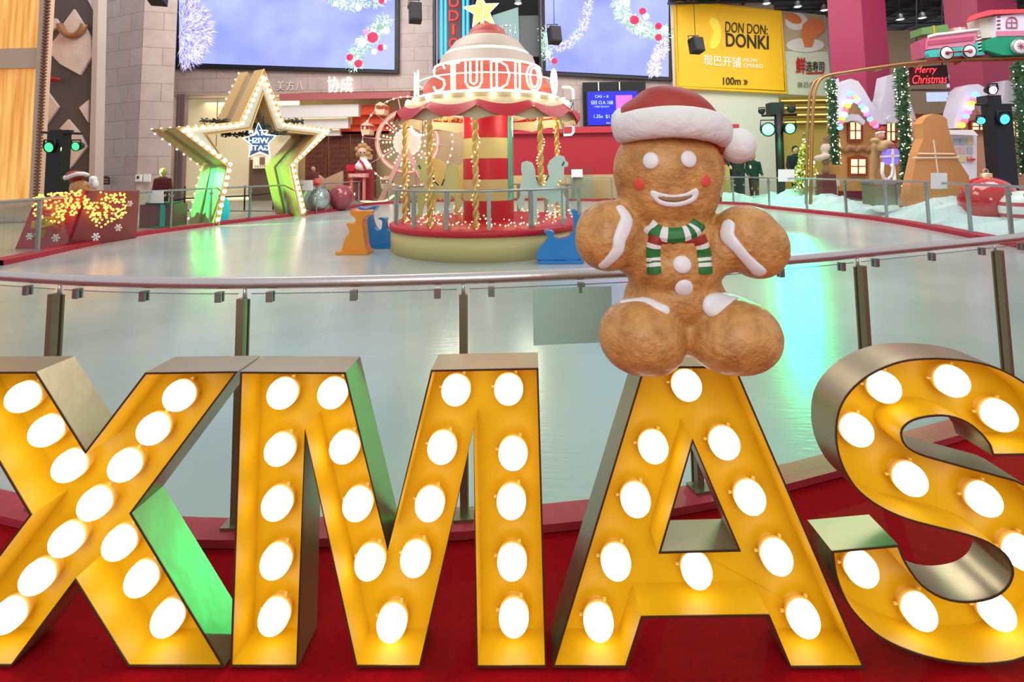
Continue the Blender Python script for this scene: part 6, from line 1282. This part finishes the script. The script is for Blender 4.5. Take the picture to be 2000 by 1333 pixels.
lamp_head(lg_, 1488, 218, 5, Yg, M('green_black'), 'unlit lens'); lamp_head(lg_, 1546, 214, 6, Yg, M('green_black'), 'unlit lens')
Yr = 14.7
lr = thing('lamp_tower', 'black lamp tower with teal stage lamps standing behind the huge red ball at far right', 'lamp stand', Vector((xx(1956, Yr), Yr, .01)))
part('tower', MB().box((xx(1956, Yr), Yr, zz(205, Yr, 1956) / 2 + .01), (34 * Yr / F, .4, zz(205, Yr, 1956))), M('tower_navy', (14, 22, 34), .5), lr); part('crossbar', MB().tube([W(1905, 204, Yr), W(1980, 205, Yr)], .03, 8), m_blackf, lr)
part('top_box', MB().pbox(1928, 186, 1956, 204, Yr - .05, .35), M('grille_dark'), lr)
lamp_head(lr, 1962, 233, 10, Yr - .3, m_teal, 'glowing teal lens'); lamp_head(lr, 1916, 236, 7, Yr - .2, m_teal, 'glowing teal lens', (-.5, -1, -.2)); 
m_ws = M('white_blaze', (255, 246, 225), .4, emit=9); lamp_head(lr, 1939, 176, 8, Yr - .2, m_ws, 'blazing white lens')
lr2 = thing('small_teal_lamp', 'small teal stage lamp between garland column and brown gingerbread board', 'stage lamp', Vector((xx(1800, 18.8), 18.8, .01))); part('mast', MB().tube([Vector((xx(1800, 18.8), 18.8, .01)), W(1800, 240, 18.8)], .06, 8), m_blackf, lr2); lamp_head(lr2, 1799, 249, 7, 18.6, m_teal, 'glowing teal lens')
# real green light from the lamps
g1 = W(1500, 253, Yg - .9)
spot('green_stage_beam', tuple(g1), (-1.2, 1.9, .5), 500, (.02, 1, .25), 7, .7, .15)
spot('green_stage_beam', tuple(W(1543, 251, Yg - .9)), (2.6, 6.0, 0), 9000, (.0, 1, .32), 17, .9, .15)
spot('green_stage_beam', tuple(g1 + Vector((0, .2, .4))), (8.0, 18.2, 0), 550, (.05, 1, .35), 70, .8, .2)
# people by the green lamps
person(1440, 262, 400, 22.4, 'person in a black jacket standing right of the pompom under green light', (20, 30, 28), (20, 20, 20))
person(1556, 285, 386, 23.0, 'person in dark clothes standing between green lamps and tinsel tree', (24, 40, 40), (24, 22, 22))
person(1472, 300, 392, 23.4, 'person in dark green clothes standing left of the green lamp mast', (18, 60, 44), (22, 22, 20))
solo('wooden_wedge', MB().plate([(1418, 322), (1426, 322), (1443, 384), (1418, 384)], 24.5, .4).pbox(1418, 380, 1440, 392, 24.5, .3), M('wedge_yellow', (200, 196, 110), .5), 'yellow-green panel edge right of the red counter, beside the gingerbread man cheek', 'panel')
spot('green_glow_fill', tuple(W(1520, 262, 22.3)), tuple(W(1515, 262, 27.5)), 260, (.03, 1, .35), 110, .9, .3)  # added spot, puts the lamps' green glow on the wall behind
spot('green_glow_fill', tuple(W(1520, 240, 20.2)), tuple(W(1500, 400, 21.0)), 400, (.03, 1, .35), 120, .9, .3)  # added spot, spreads green glow round the lamp tree
